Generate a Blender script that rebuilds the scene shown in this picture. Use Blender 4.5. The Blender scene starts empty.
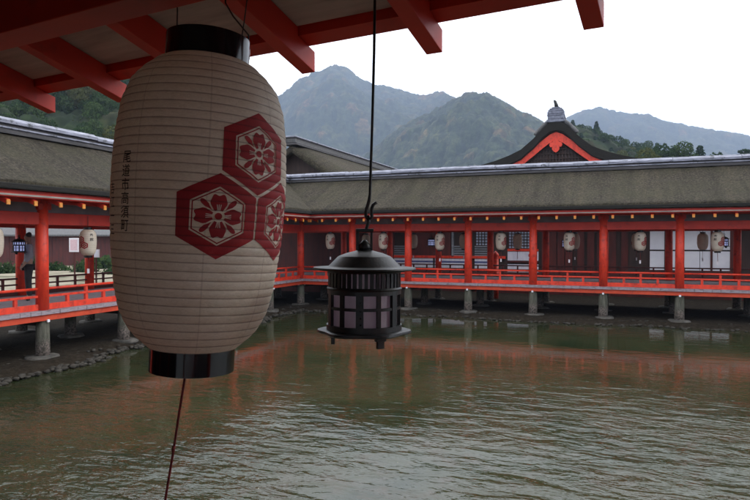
import bpy, bmesh, math, random
import numpy as np
from mathutils import Vector, Matrix, Euler
random.seed(7); RNG = np.random.RandomState(11)
PI = math.pi
S = bpy.context.scene
COL = S.collection
EYE = 1.6
YAW = math.radians(21.6)
CR = Vector((math.cos(YAW), math.sin(YAW), 0)); CF = Vector((-math.sin(YAW), math.cos(YAW), 0))

def W(rho, f, z=0.0):
    """ground point seen rho to the right (tangent) at forward distance f"""
    p = CR*(rho*f) + CF*f
    return Vector((p.x, p.y, z))

# ------------------------------------------------------------------ materials
MATS = {}
def nt(name):
    m = bpy.data.materials.new(name); m.use_nodes = True
    t = m.node_tree; t.nodes.clear()
    out = t.nodes.new('ShaderNodeOutputMaterial')
    MATS[name] = m
    return m, t, out
def N(t, typ, **kw):
    n = t.nodes.new(typ)
    for k, v in kw.items():
        if k in n.inputs: n.inputs[k].default_value = v
        else: setattr(n, k, v)
    return n
def coords(t, scale=(1, 1, 1), kind='Object', rot=(0, 0, 0)):
    tc = t.nodes.new('ShaderNodeTexCoord'); mp = t.nodes.new('ShaderNodeMapping')
    mp.inputs['Scale'].default_value = scale; mp.inputs['Rotation'].default_value = rot
    if kind == 'World':
        g = t.nodes.new('ShaderNodeNewGeometry'); t.links.new(g.outputs['Position'], mp.inputs['Vector'])
    else:
        t.links.new(tc.outputs[kind], mp.inputs['Vector'])
    return mp.outputs['Vector']
def noise(t, vec, scale, detail=4, rough=.55, dist=0):
    n = t.nodes.new('ShaderNodeTexNoise'); n.inputs['Scale'].default_value = scale
    n.inputs['Detail'].default_value = detail; n.inputs['Roughness'].default_value = rough
    n.inputs['Distortion'].default_value = dist
    t.links.new(vec, n.inputs['Vector']); return n.outputs['Fac']
def ramp(t, fac, stops):
    r = t.nodes.new('ShaderNodeValToRGB'); e = r.color_ramp.elements
    while len(e) < len(stops): e.new(.5)
    for i, (p, c) in enumerate(stops):
        e[i].position = p; e[i].color = (c[0], c[1], c[2], 1)
    t.links.new(fac, r.inputs['Fac']); return r.outputs['Color']
def bump(t, h, strength, dist=.02, normal=None):
    b = t.nodes.new('ShaderNodeBump'); b.inputs['Strength'].default_value = strength
    b.inputs['Distance'].default_value = dist
    t.links.new(h, b.inputs['Height'])
    if normal: t.links.new(normal, b.inputs['Normal'])
    return b.outputs['Normal']
def mixc(t, fac, a, b, mode='MIX'):
    m = t.nodes.new('ShaderNodeMix'); m.data_type = 'RGBA'; m.blend_type = mode
    for sock, v in ((0, fac), (6, a), (7, b)):
        if hasattr(v, 'is_linked') or hasattr(v, 'links'): t.links.new(v, m.inputs[sock])
        else: m.inputs[sock].default_value = v if sock == 0 else (*v, 1)
    return m.outputs[2]
def mathn(t, op, a, b=0.0, c=None):
    m = t.nodes.new('ShaderNodeMath'); m.operation = op
    for i, v in enumerate((a, b) if c is None else (a, b, c)):
        if hasattr(v, 'links'): t.links.new(v, m.inputs[i])
        else: m.inputs[i].default_value = v
    return m.outputs[0]
def pbr(name, stops, nscale=6, scale=(1, 1, 1), rough=.6, metal=0, bstr=.3, bdist=.005, bscale=None,
        kind='Object', spec=.5, detail=5, dirt=None):
    m, t, out = nt(name)
    v = coords(t, scale, kind)
    f = noise(t, v, nscale, detail)
    c = ramp(t, f, stops)
    if dirt:
        f2 = noise(t, coords(t, (1, 1, 1), 'World'), dirt[0], 6, .65)
        mk = ramp(t, f2, [(dirt[1], (0, 0, 0)), (dirt[2], (1, 1, 1))])
        c = mixc(t, mk, c, dirt[3])
    b = N(t, 'ShaderNodeBsdfPrincipled', Roughness=rough, Metallic=metal)
    b.inputs['Specular IOR Level'].default_value = spec
    t.links.new(c, b.inputs['Base Color'])
    if bstr:
        f3 = noise(t, v, bscale or nscale*4, 5, .6)
        t.links.new(bump(t, f3, bstr, bdist), b.inputs['Normal'])
    t.links.new(b.outputs[0], out.inputs[0])
    return m
K4 = lambda *a: [(.3+.4*i/(len(a)-1), c) for i, c in enumerate(a)]
RED = pbr('vermilion_paint', K4((.52, .024, .010), (.76, .052, .018), (.66, .038, .014)), 3, scale=(2, 2, .5), rough=.5, bstr=.25, dirt=(6, .52, .74, (.28, .022, .014)))
REDB = pbr('vermilion_beam', K4((.44, .021, .010), (.58, .032, .013)), 3, rough=.55, bstr=.2, scale=(1, 1, 1), dirt=(5, .55, .8, (.2, .02, .015)))
ORANGE = pbr('orange_floor_beam', K4((.50, .045, .016), (.62, .072, .022)), 4, rough=.6, bstr=.2, dirt=(6, .55, .75, (.30, .04, .02)))
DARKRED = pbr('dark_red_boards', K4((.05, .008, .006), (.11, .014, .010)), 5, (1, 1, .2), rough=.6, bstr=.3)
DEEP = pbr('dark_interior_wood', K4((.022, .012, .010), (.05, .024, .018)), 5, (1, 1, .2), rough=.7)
GOLD = pbr('ochre_end_cap', K4((.55, .19, .03), (.75, .30, .05)), 20, rough=.45, bstr=.1)
PLANK = pbr('ceiling_planks', K4((.34, .30, .27), (.52, .47, .42)), 3, (1, 9, 1), rough=.8, bstr=.3)
WEATH = pbr('weathered_plank_edge', K4((.15, .115, .125), (.33, .28, .31), (.22, .18, .20)), 5, (1, 6, 6), rough=.85, bstr=.5, bdist=.01)
BOARD = pbr('grey_plaster_board', K4((.11, .09, .09), (.19, .155, .16)), 2, rough=.85)
RIDGE = pbr('ridge_lilac_weathered', K4((.10, .105, .135), (.22, .23, .29), (.36, .37, .46)), 5, (.6, 2, 4), rough=.5, bstr=.5, bdist=.02,
            dirt=(4.5, .56, .64, (.045, .05, .06)))
RIDGED = pbr('ridge_dark_boards', K4((.03, .028, .03), (.085, .08, .085)), 4, (.5, 2, 6), rough=.7, bstr=.4, bdist=.02)
def pile_mat():
    m, t, out = nt('tidal_pile')
    w = coords(t, (1, 1, 1), 'World'); sep = t.nodes.new('ShaderNodeSeparateXYZ'); t.links.new(w, sep.inputs[0])
    n1 = noise(t, coords(t, (5, 5, .8), 'World'), 2.5, 6, .7); n2 = noise(t, w, 22, 4, .7)
    c = ramp(t, n1, [(.3, (.035, .037, .028)), (.5, (.085, .085, .065)), (.7, (.14, .135, .11))])
    zz = mathn(t, 'ADD', sep.outputs[2], mathn(t, 'MULTIPLY', n1, .25))
    tide = ramp(t, mathn(t, 'MULTIPLY', mathn(t, 'ADD', zz, .55), 6), [(0, (1, 1, 1)), (1, (0, 0, 0))])
    barn = ramp(t, n2, [(.42, (.06, .055, .045)), (.56, (.20, .165, .145))])
    c = mixc(t, tide, c, barn)
    b = N(t, 'ShaderNodeBsdfPrincipled', Roughness=.9); b.inputs['Specular IOR Level'].default_value = .2
    t.links.new(c, b.inputs['Base Color']); t.links.new(bump(t, n2, .7, .02), b.inputs['Normal']); t.links.new(b.outputs[0], out.inputs[0]); return m
PILE0 = pbr('pile_old_wood', K4((.04, .042, .032), (.10, .10, .075), (.065, .065, .055)), 5, (3, 3, .6), rough=.85, bstr=.6, bdist=.02,
           dirt=(3, .5, .7, (.05, .055, .04)))
STONE = pbr('grey_stone', K4((.045, .042, .036), (.13, .12, .105)), 6, rough=.9, bstr=.7, bdist=.03)
STONED = pbr('dark_wet_stone', K4((.025, .023, .019), (.085, .078, .066)), 9, rough=.9, bstr=.7, bdist=.02, kind='World', spec=.15)
IRON = pbr('black_iron', K4((.004, .005, .005), (.012, .013, .013), (.020, .015, .012)), 30, rough=.42, metal=.0, bstr=.5, bdist=.001, bscale=160, spec=.38)
LACQ = pbr('black_lacquer', K4((.004, .004, .005), (.010, .010, .012)), 9, rough=.12, bstr=.04, bdist=.002, spec=.45)
CREST = pbr('crest_red_ink', K4((.26, .007, .010), (.36, .010, .014)), 30, rough=.65, bstr=.1, bdist=.001)
INK = pbr('black_ink', K4((.012, .010, .010), (.03, .025, .025)), 60, rough=.7, bstr=0)
CORD = pbr('dark_red_cord', K4((.10, .014, .014), (.20, .022, .02)), 90, rough=.8, bstr=.4, bdist=.001)
WIRE = pbr('dark_wire', K4((.02, .02, .02), (.05, .045, .04)), 50, rough=.6, bstr=0)
WHITE = pbr('white_plaster', K4((.70, .71, .78), (.82, .83, .88)), 1.5, rough=.8, bstr=.1)
CLOTHW = pbr('white_lilac_cloth', K4((.58, .57, .66), (.74, .73, .80)), 3, (3, 1, 1), rough=.85, bstr=.3)
BLUE = pbr('blue_stripe_cloth', K4((.06, .08, .22), (.12, .14, .32)), 6, rough=.85, bstr=0)
LATT = pbr('blue_grey_lattice_panel', K4((.34, .41, .56), (.50, .57, .72)), 3, rough=.7, bstr=0)
SHUT = pbr('grey_shutter', K4((.16, .17, .19), (.27, .28, .31)), 4, (1, 1, 5), rough=.8)
GREEN = pbr('dark_green_panel', K4((.03, .07, .055), (.06, .11, .085)), 4, rough=.7)
BARK = pbr('bark', K4((.05, .04, .03), (.12, .095, .07)), 8, (4, 4, 1), rough=.95, bstr=.8, bdist=.04)
SIGNW = pbr('sign_white', K4((.70, .66, .70), (.80, .77, .80)), 8, rough=.6, bstr=0)
SIGNP = pbr('sign_pink', K4((.62, .42, .46), (.74, .55, .58)), 25, rough=.6, bstr=0)
SKIN = pbr('skin', K4((.42, .25, .18), (.52, .33, .24)), 10, rough=.6, bstr=0)
HAIR = pbr('hair', K4((.012, .010, .010), (.03, .025, .02)), 40, rough=.5)
SHIRT = pbr('grey_jacket', K4((.30, .32, .37), (.42, .44, .50)), 9, rough=.9, bstr=.5, bdist=.01)
TROUS = pbr('dark_trousers', K4((.02, .02, .025), (.045, .045, .05)), 9, rough=.9)
TILEB = pbr('ridge_block_grey', K4((.10, .11, .15), (.26, .28, .36)), 6, rough=.6, bstr=.5, bdist=.03)
TILE = pbr('grey_roof', K4((.07, .07, .075), (.15, .15, .15)), 6, (1, 4, 1), rough=.8)

def thatch_mat():
    m, t, out = nt('cypress_bark_thatch')
    w = coords(t, (1, 1, 1), 'World')
    a = noise(t, w, 1.1, 6, .6); b_ = noise(t, w, 16, 6, .75); c_ = noise(t, w, 55, 3, .7)
    c1 = ramp(t, b_, [(.30, (.017, .014, .010)), (.5, (.058, .049, .036)), (.70, (.140, .120, .090))])
    c2 = mixc(t, ramp(t, a, [(.42, (0, 0, 0)), (.66, (.45, .45, .45))]), c1, (.075, .072, .040))
    st = noise(t, coords(t, (2.6, .22, .22)), 1.0, 6, .7)
    c2 = mixc(t, 1.0, c2, ramp(t, st, [(.32, (.66, .66, .66)), (.5, (.97, .97, .97)), (.70, (1.22, 1.19, 1.14))]), 'MULTIPLY')
    c2 = mixc(t, ramp(t, noise(t, w, .45, 5, .7), [(.50, (0, 0, 0)), (.68, (.4, .4, .4))]), c2, (.046, .044, .026))
    c3 = mixc(t, ramp(t, noise(t, w, 7, 4, .7), [(.66, (0, 0, 0)), (.74, (.8, .8, .8))]), c2, (.20, .19, .16))
    c3 = mixc(t, .25, c2, c3)
    b = N(t, 'ShaderNodeBsdfPrincipled', Roughness=.95)
    b.inputs['Specular IOR Level'].default_value = .2
    t.links.new(c3, b.inputs['Base Color'])
    n1 = bump(t, b_, .9, .08); n2 = bump(t, c_, .6, .03, n1)
    t.links.new(n2, b.inputs['Normal']); t.links.new(b.outputs[0], out.inputs[0]); return m
THATCH = thatch_mat()
THEDGE = pbr('thatch_cut_edge', K4((.006, .006, .005), (.022, .019, .015)), 6, (.3, 1, 12), rough=.95, bstr=.8, bdist=.03)

def paper_mat(name, pitch, zoff, far=False):
    m, t, out = nt(name)
    tc = t.nodes.new('ShaderNodeTexCoord'); sep = t.nodes.new('ShaderNodeSeparateXYZ')
    t.links.new(tc.outputs['Object'], sep.inputs[0])
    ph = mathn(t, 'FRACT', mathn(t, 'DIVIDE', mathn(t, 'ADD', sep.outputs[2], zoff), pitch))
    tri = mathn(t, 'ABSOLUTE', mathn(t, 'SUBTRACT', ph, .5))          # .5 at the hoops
    base = ramp(t, noise(t, tc.outputs['Object'], 9, 5, .6), [(.3, (.82, .74, .61)), (.7, (.93, .86, .75))])
    fib = ramp(t, noise(t, coords(t, (60, 60, 220)), 1.0, 6, .75, 1.5), [(.35, (.82, .80, .76)), (.6, (1, 1, 1))])
    base = mixc(t, 1.0, base, fib, 'MULTIPLY')
    base = mixc(t, ramp(t, noise(t, tc.outputs['Object'], 5, 4, .7), [(.55, (0, 0, 0)), (.75, (.5, .5, .5))]), base, (.60, .50, .36))
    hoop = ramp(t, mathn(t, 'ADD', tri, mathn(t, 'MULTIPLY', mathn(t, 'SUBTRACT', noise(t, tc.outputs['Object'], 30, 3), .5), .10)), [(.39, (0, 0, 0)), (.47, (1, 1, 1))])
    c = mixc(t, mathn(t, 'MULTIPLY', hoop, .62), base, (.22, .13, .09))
    # paper seams: one lap every 45 degrees
    ang = mathn(t, 'ARCTAN2', sep.outputs[0], mathn(t, 'MULTIPLY', sep.outputs[1], -1))
    sf = mathn(t, 'ABSOLUTE', mathn(t, 'SUBTRACT', mathn(t, 'FRACT', mathn(t, 'ADD', mathn(t, 'DIVIDE', ang, PI/4), .42)), .5))
    seam = ramp(t, sf, [(.006, (1, 1, 1)), (.014, (0, 0, 0))])
    c = mixc(t, mathn(t, 'MULTIPLY', seam, .24), c, (.26, .16, .11))
    d = N(t, 'ShaderNodeBsdfDiffuse'); tr = N(t, 'ShaderNodeBsdfTranslucent')
    t.links.new(c, d.inputs['Color'])
    t.links.new(mixc(t, 1.0, c, (.95, .80, .66), 'MULTIPLY'), tr.inputs['Color'])
    bn = bump(t, noise(t, tc.outputs['Object'], 45, 4, .7), .35, .002)
    t.links.new(bn, d.inputs['Normal'])
    mx = N(t, 'ShaderNodeMixShader'); mx.inputs[0].default_value = .30
    t.links.new(d.outputs[0], mx.inputs[1]); t.links.new(tr.outputs[0], mx.inputs[2])
    gl = N(t, 'ShaderNodeBsdfGlossy', Roughness=.45); gl.inputs['Color'].default_value = (1, 1, 1, 1)
    mx2 = N(t, 'ShaderNodeMixShader'); mx2.inputs[0].default_value = .03
    t.links.new(mx.outputs[0], mx2.inputs[1]); t.links.new(gl.outputs[0], mx2.inputs[2])
    t.links.new(mx2.outputs[0], out.inputs[0]); return m

def pane_mat():
    m, t, out = nt('lantern_pane')
    c = ramp(t, noise(t, coords(t), 20, 4), [(.3, (.74, .60, .67)), (.7, (.86, .74, .82))])
    d = N(t, 'ShaderNodeBsdfDiffuse'); tr = N(t, 'ShaderNodeBsdfTranslucent'); gl = N(t, 'ShaderNodeBsdfGlossy', Roughness=.25)
    t.links.new(c, d.inputs['Color']); t.links.new(c, tr.inputs['Color'])
    mx = N(t, 'ShaderNodeMixShader'); mx.inputs[0].default_value = .72
    t.links.new(d.outputs[0], mx.inputs[1]); t.links.new(tr.outputs[0], mx.inputs[2])
    m2 = N(t, 'ShaderNodeMixShader'); m2.inputs[0].default_value = .06
    t.links.new(mx.outputs[0], m2.inputs[1]); t.links.new(gl.outputs[0], m2.inputs[2])
    t.links.new(m2.outputs[0], out.inputs[0]); return m
PANE = pane_mat()

def water_mat():
    m, t, out = nt('pond_water')
    w = coords(t, (1, 1, 1), 'World')
    a = noise(t, w, .35, 5, .6, .6); b_ = noise(t, w, 2.6, 6, .7, .4)
    c = ramp(t, a, [(.34, (.014, .023, .010)), (.5, (.030, .036, .016)), (.66, (.046, .041, .021))])
    c = mixc(t, ramp(t, b_, [(.48, (0, 0, 0)), (.68, (1, 1, 1))]), c, (.042, .034, .017))
    c = mixc(t, ramp(t, noise(t, w, 6, 5, .7), [(.60, (0, 0, 0)), (.75, (.8, .8, .8))]), c, (.028, .034, .013))
    fl = ramp(t, noise(t, w, 15, 2, .5), [(.765, (0, 0, 0)), (.80, (1, 1, 1))])
    c = mixc(t, fl, c, (.38, .34, .24))
    b = N(t, 'ShaderNodeBsdfPrincipled', Roughness=.04, IOR=1.333)
    b.inputs['Specular IOR Level'].default_value = .72
    t.links.new(c, b.inputs['Base Color'])
    # wind ripples, crests running obliquely
    w1 = coords(t, (1.0, 2.2, 1), 'World', (0, 0, math.radians(-14)))
    w2 = coords(t, (1.0, 1.7, 1), 'World', (0, 0, math.radians(22)))
    g = ramp(t, noise(t, w, .16, 3, .5), [(.38, (.18, .18, .18)), (.58, (1.25, 1.25, 1.25))])
    h1 = noise(t, w1, 1.7, 3, .5, .5); h2 = noise(t, w2, 5.0, 3, .55, .6); h3 = noise(t, w1, 14, 2, .5, .3)
    h = mathn(t, 'ADD', mathn(t, 'MULTIPLY', h1, .85), mathn(t, 'ADD', mathn(t, 'MULTIPLY', h2, .22), mathn(t, 'MULTIPLY', h3, .05)))
    sy = t.nodes.new('ShaderNodeSeparateXYZ'); t.links.new(w, sy.inputs[0])
    sh_ = ramp(t, mathn(t, 'MULTIPLY', mathn(t, 'ADD', sy.outputs[1], mathn(t, 'MULTIPLY', sy.outputs[0], -.25)), .05), [(.25, (1, 1, 1)), (.68, (.05, .05, .05))])   # sheltered towards the far corridors
    h = mathn(t, 'MULTIPLY', mathn(t, 'MULTIPLY', h, g), sh_)
    t.links.new(bump(t, h, 1.0, .125), b.inputs['Normal'])
    t.links.new(b.outputs[0], out.inputs[0]); return m

def ground_mat():
    m, t, out = nt('wet_sand')
    w = coords(t, (1, 1, 1), 'World')
    a = noise(t, w, .5, 6, .65); b_ = noise(t, w, 9, 6, .7)
    c = ramp(t, b_, [(.3, (.013, .010, .007)), (.55, (.030, .024, .017)), (.75, (.058, .048, .036))])
    sep = t.nodes.new('ShaderNodeSeparateXYZ'); t.links.new(w, sep.inputs[0])
    far = mathn(t, 'MULTIPLY', mathn(t, 'SUBTRACT', mathn(t, 'MULTIPLY', sep.outputs[0], -1), 17.0), .25)
    fr = ramp(t, far, [(0, (0, 0, 0)), (1, (1, 1, 1))])
    dry = ramp(t, a, [(.36, (.10, .10, .065)), (.50, (.27, .24, .18)), (.7, (.36, .32, .25))])
    c = mixc(t, fr, c, dry)
    b = N(t, 'ShaderNodeBsdfPrincipled', Roughness=.95)
    b.inputs['Specular IOR Level'].default_value = .08
    t.links.new(c, b.inputs['Base Color'])
    t.links.new(bump(t, b_, .8, .05), b.inputs['Normal'])
    t.links.new(b.outputs[0], out.inputs[0]); return m

def forest_mat(name, stops, k=1.0):
    m, t, out = nt(name)
    at = t.nodes.new('ShaderNodeAttribute'); at.attribute_name = 'tint'
    w = coords(t, (1, 1, 1), 'World')
    c = ramp(t, at.outputs['Fac'], stops)
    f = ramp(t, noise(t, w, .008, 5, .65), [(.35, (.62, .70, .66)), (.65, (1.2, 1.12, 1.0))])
    c = mixc(t, 1.0, c, f, 'MULTIPLY')
    c = mixc(t, ramp(t, noise(t, w, .9, 4, .7), [(.3, (0, 0, 0)), (.7, (.6, .6, .6))]), c, (.018, .026, .014))
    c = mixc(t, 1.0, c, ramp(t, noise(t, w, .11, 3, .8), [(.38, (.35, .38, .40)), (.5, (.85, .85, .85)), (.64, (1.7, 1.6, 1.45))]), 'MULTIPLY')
    b = N(t, 'ShaderNodeBsdfPrincipled', Roughness=.95); b.inputs['Specular IOR Level'].default_value = .1
    t.links.new(c, b.inputs['Base Color']); t.links.new(b.outputs[0], out.inputs[0]); return m

def leaf_mat(name, a, b_, c_):
    m, t, out = nt(name)
    f = noise(t, coords(t, (1, 1, 1), 'World'), .8, 4, .7)
    g = t.nodes.new('ShaderNodeAttribute'); g.attribute_name = 'tint'
    c = ramp(t, mathn(t, 'ADD', mathn(t, 'MULTIPLY', f, .5), mathn(t, 'MULTIPLY', g.outputs['Fac'], .5)), [(.25, a), (.5, b_), (.75, c_)])
    d = N(t, 'ShaderNodeBsdfDiffuse'); tr = N(t, 'ShaderNodeBsdfTranslucent')
    t.links.new(c, d.inputs[0]); t.links.new(c, tr.inputs[0])
    mx = N(t, 'ShaderNodeMixShader'); mx.inputs[0].default_value = .3
    t.links.new(d.outputs[0], mx.inputs[1]); t.links.new(tr.outputs[0], mx.inputs[2])
    t.links.new(mx.outputs[0], out.inputs[0]); return m
LEAF = [leaf_mat('leaves_dark_green', (.016, .034, .014), (.035, .065, .024), (.075, .11, .04)),
        leaf_mat('leaves_olive', (.04, .048, .016), (.085, .095, .03), (.14, .14, .05)),
        leaf_mat('leaves_autumn', (.09, .035, .015), (.22, .07, .02), (.28, .15, .04)),
        leaf_mat('needles_blue_green', (.014, .032, .020), (.03, .058, .036), (.06, .085, .05))]

PILE = pile_mat()
# ------------------------------------------------------------------ mesh builder
class MB:
    def __init__(s): s.v = []; s.f = []; s.mi = []
    def add(s, vs, fs, mi=0):
        o = len(s.v); s.v += [tuple(p) for p in vs]; s.f += [tuple(i+o for i in f) for f in fs]; s.mi += [mi]*len(fs); return s
    def box(s, x0, x1, y0, y1, z0, z1, M=None, mi=0):
        vs = [Vector((x, y, z)) for z in (z0, z1) for y in (y0, y1) for x in (x0, x1)]
        if M is not None: vs = [M @ p for p in vs]
        return s.add(vs, [(0, 2, 3, 1), (4, 5, 7, 6), (0, 1, 5, 4), (1, 3, 7, 5), (3, 2, 6, 7), (2, 0, 4, 6)], mi)
    def lathe(s, prof, n=24, c=(0, 0, 0), caps=True, mi=0, a0=0):
        o = []
        for r, z in prof:
            for i in range(n):
                a = a0 + 2*PI*i/n; o.append((c[0]+r*math.cos(a), c[1]+r*math.sin(a), c[2]+z))
        fs = [(j*n+i, j*n+(i+1) % n, (j+1)*n+(i+1) % n, (j+1)*n+i) for j in range(len(prof)-1) for i in range(n)]
        if caps:
            fs.append(tuple(range(n))[::-1]); fs.append(tuple((len(prof)-1)*n+i for i in range(n)))
        return s.add(o, fs, mi)
    def tube(s, pts, r, n=8, mi=0):
        pts = [Vector(p) for p in pts]; o = []
        rs = r if isinstance(r, (list, tuple)) else [r]*len(pts)
        up = None
        for k, p in enumerate(pts):
            d = (pts[min(k+1, len(pts)-1)] - pts[max(k-1, 0)]).normalized()
            if up is None:
                up = Vector((1, 0, 0)) if abs(d.x) < .9 else Vector((0, 1, 0))
            u = (up - d*up.dot(d)).normalized(); w = d.cross(u); up = u
            for i in range(n):
                a = 2*PI*i/n; o.append(p + (u*math.cos(a)+w*math.sin(a))*rs[k])
        m = len(pts)
        fs = [(j*n+i, j*n+(i+1) % n, (j+1)*n+(i+1) % n, (j+1)*n+i) for j in range(m-1) for i in range(n)]
        fs += [tuple(range(n))[::-1], tuple((m-1)*n+i for i in range(n))]
        return s.add(o, fs, mi)
    def prism(s, poly, x0, x1, seg=1, jit=0, mi=0):
        """poly in (y,z), extruded along x"""
        n = len(poly); o = []
        for k in range(seg+1):
            x = x0+(x1-x0)*k/seg
            for (y, z) in poly:
                o.append((x, y, z+(random.uniform(-jit, jit) if jit else 0)))
        fs = [(k*n+i, (k+1)*n+i, (k+1)*n+(i+1) % n, k*n+(i+1) % n) for k in range(seg) for i in range(n)]
        fs += [tuple(range(n)), tuple(seg*n+i for i in range(n))[::-1]]
        return s.add(o, fs, mi)
    def build(s, name, mat, parent=None, smooth=False, bevel=0):
        me = bpy.data.meshes.new(name); me.from_pydata(s.v, [], s.f)
        mats = mat if isinstance(mat, (list, tuple)) else [mat]
        for m in mats: me.materials.append(m)
        me.polygons.foreach_set('material_index', s.mi)
        bm = bmesh.new(); bm.from_mesh(me); bmesh.ops.recalc_face_normals(bm, faces=bm.faces); bm.to_mesh(me); bm.free()
        if smooth: me.polygons.foreach_set('use_smooth', [True]*len(me.polygons))
        me.update()
        o = bpy.data.objects.new(name, me); COL.objects.link(o)
        if parent: o.parent = parent
        if bevel:
            b = o.modifiers.new('bevel', 'BEVEL'); b.width = bevel; b.segments = 2; b.limit_method = 'ANGLE'
        return o
def tag(o, label=None, cat=None, group=None, kind=None):
    if label: o['label'] = label
    if cat: o['category'] = cat
    if group: o['group'] = group
    if kind: o['kind'] = kind
    return o
def empty(name, loc=(0, 0, 0), rz=0):
    o = bpy.data.objects.new(name, None); COL.objects.link(o); o.location = loc; o.rotation_euler = (0, 0, rz)
    o.empty_display_size = .2; return o
def dup1(o, parent=None, loc=None, rz=None):
    c = o.copy(); COL.objects.link(c)
    if parent is not None: c.parent = parent
    if loc is not None: c.location = loc
    if rz is not None: c.rotation_euler.z = rz
    return c
def copy_tree(o, parent=None):
    c = o.copy(); COL.objects.link(c)
    if parent is not None: c.parent = parent
    for ch in list(o.children): copy_tree(ch, c)
    return c

# ------------------------------------------------------------------ terrain, water
def ground():
    # one sheet to the horizon with the pond bed sunk into it
    xs = list(np.concatenate([[-2900, -1000, -500, -200, -90, -50, -30, -20, -16], np.linspace(-13.5, -8.5, 21), np.arange(-8, 16, 1.0), [20, 30, 45, 70, 120, 300, 800, 2900]]))
    ys = list(np.concatenate([[-2900, -800, -200, -60, -30, -16, -10], np.arange(-8, 17, 1.0), np.linspace(17.5, 23.5, 25), [26, 30, 40, 55, 80, 130, 250, 500, 1000, 2900]]))
    mb = MB(); nx = len(xs)
    for y in ys:
        for x in xs:
            dx = x-(-11.0+.25*math.sin(y*.9)+.1*math.sin(y*2.7)); dy = (20.55+.15*math.sin(x*.8)+.08*math.sin(x*2.3))-y
            d = min(dx, dy)
            if x > 40: d = min(d, 45-x)
            if y < -20: d = min(d, y+28)
            k = max(0, min(1, (d+.25)/1.3)); k = k*k*(3-2*k)
            z = -.93-.55*k+.012*math.sin(x*3.1+y*1.7)*(abs(x) < 40)
            mb.v.append((x, y, z))
    for j in range(len(ys)-1):
        for i in range(nx-1):
            a = j*nx+i; mb.f.append((a, a+1, a+nx+1, a+nx)); mb.mi.append(0)
    tag(mb.build('ground', ground_mat(), smooth=True), kind='structure')
    w = MB(); w.add([(-12.6, -29, -1.08), (46, -29, -1.08), (46, 22.4, -1.08), (-12.6, 22.4, -1.08)], [(0, 1, 2, 3)])
    tag(w.build('water', water_mat()), kind='structure')
ground()

def worley(x, y, seed=0):
    ix = np.floor(x).astype(np.int64); iy = np.floor(y).astype(np.int64)
    best = np.full(x.shape, 9.0); tint = np.zeros(x.shape)
    for dx in (-1, 0, 1):
        for dy in (-1, 0, 1):
            cx = ix+dx; cy = iy+dy
            h = (cx*73856093 ^ cy*19349663 ^ (seed*83492791)) & 0x7fffffff
            h = (h*1103515245+12345) & 0x7fffffff
            r1 = ((h >> 3) & 1023)/1023.; r2 = ((h >> 13) & 1023)/1023.; r3 = ((h >> 8) & 255)/255.
            px = cx+.15+.7*r1; py = cy+.15+.7*r2
            sz = .8+.4*r3
            d = np.hypot(x-px, y-py)/sz
            m = d < best; best = np.where(m, d, best); tint = np.where(m, (r3+r1)*.5, tint)
    return best, tint
def vnoise(x, y, seed=0):
    ix = np.floor(x).astype(np.int64); iy = np.floor(y).astype(np.int64); fx = x-ix; fy = y-iy
    fx = fx*fx*(3-2*fx); fy = fy*fy*(3-2*fy)
    def h(a, b):
        v = (a*374761393+b*668265263+seed*974634777) & 0x7fffffff
        v = ((v ^ (v >> 13))*1274126177) & 0x7fffffff
        return (v & 0xffff)/65535.
    return (h(ix, iy)*(1-fx)+h(ix+1, iy)*fx)*(1-fy)+(h(ix, iy+1)*(1-fx)+h(ix+1, iy+1)*fx)*fy
def fbm(x, y, o=4, seed=0):
    s = 0; a = .5
    for i in range(o): s = s+a*vnoise(x*2**i, y*2**i, seed+i); a *= .5
    return s/.9375

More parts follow.
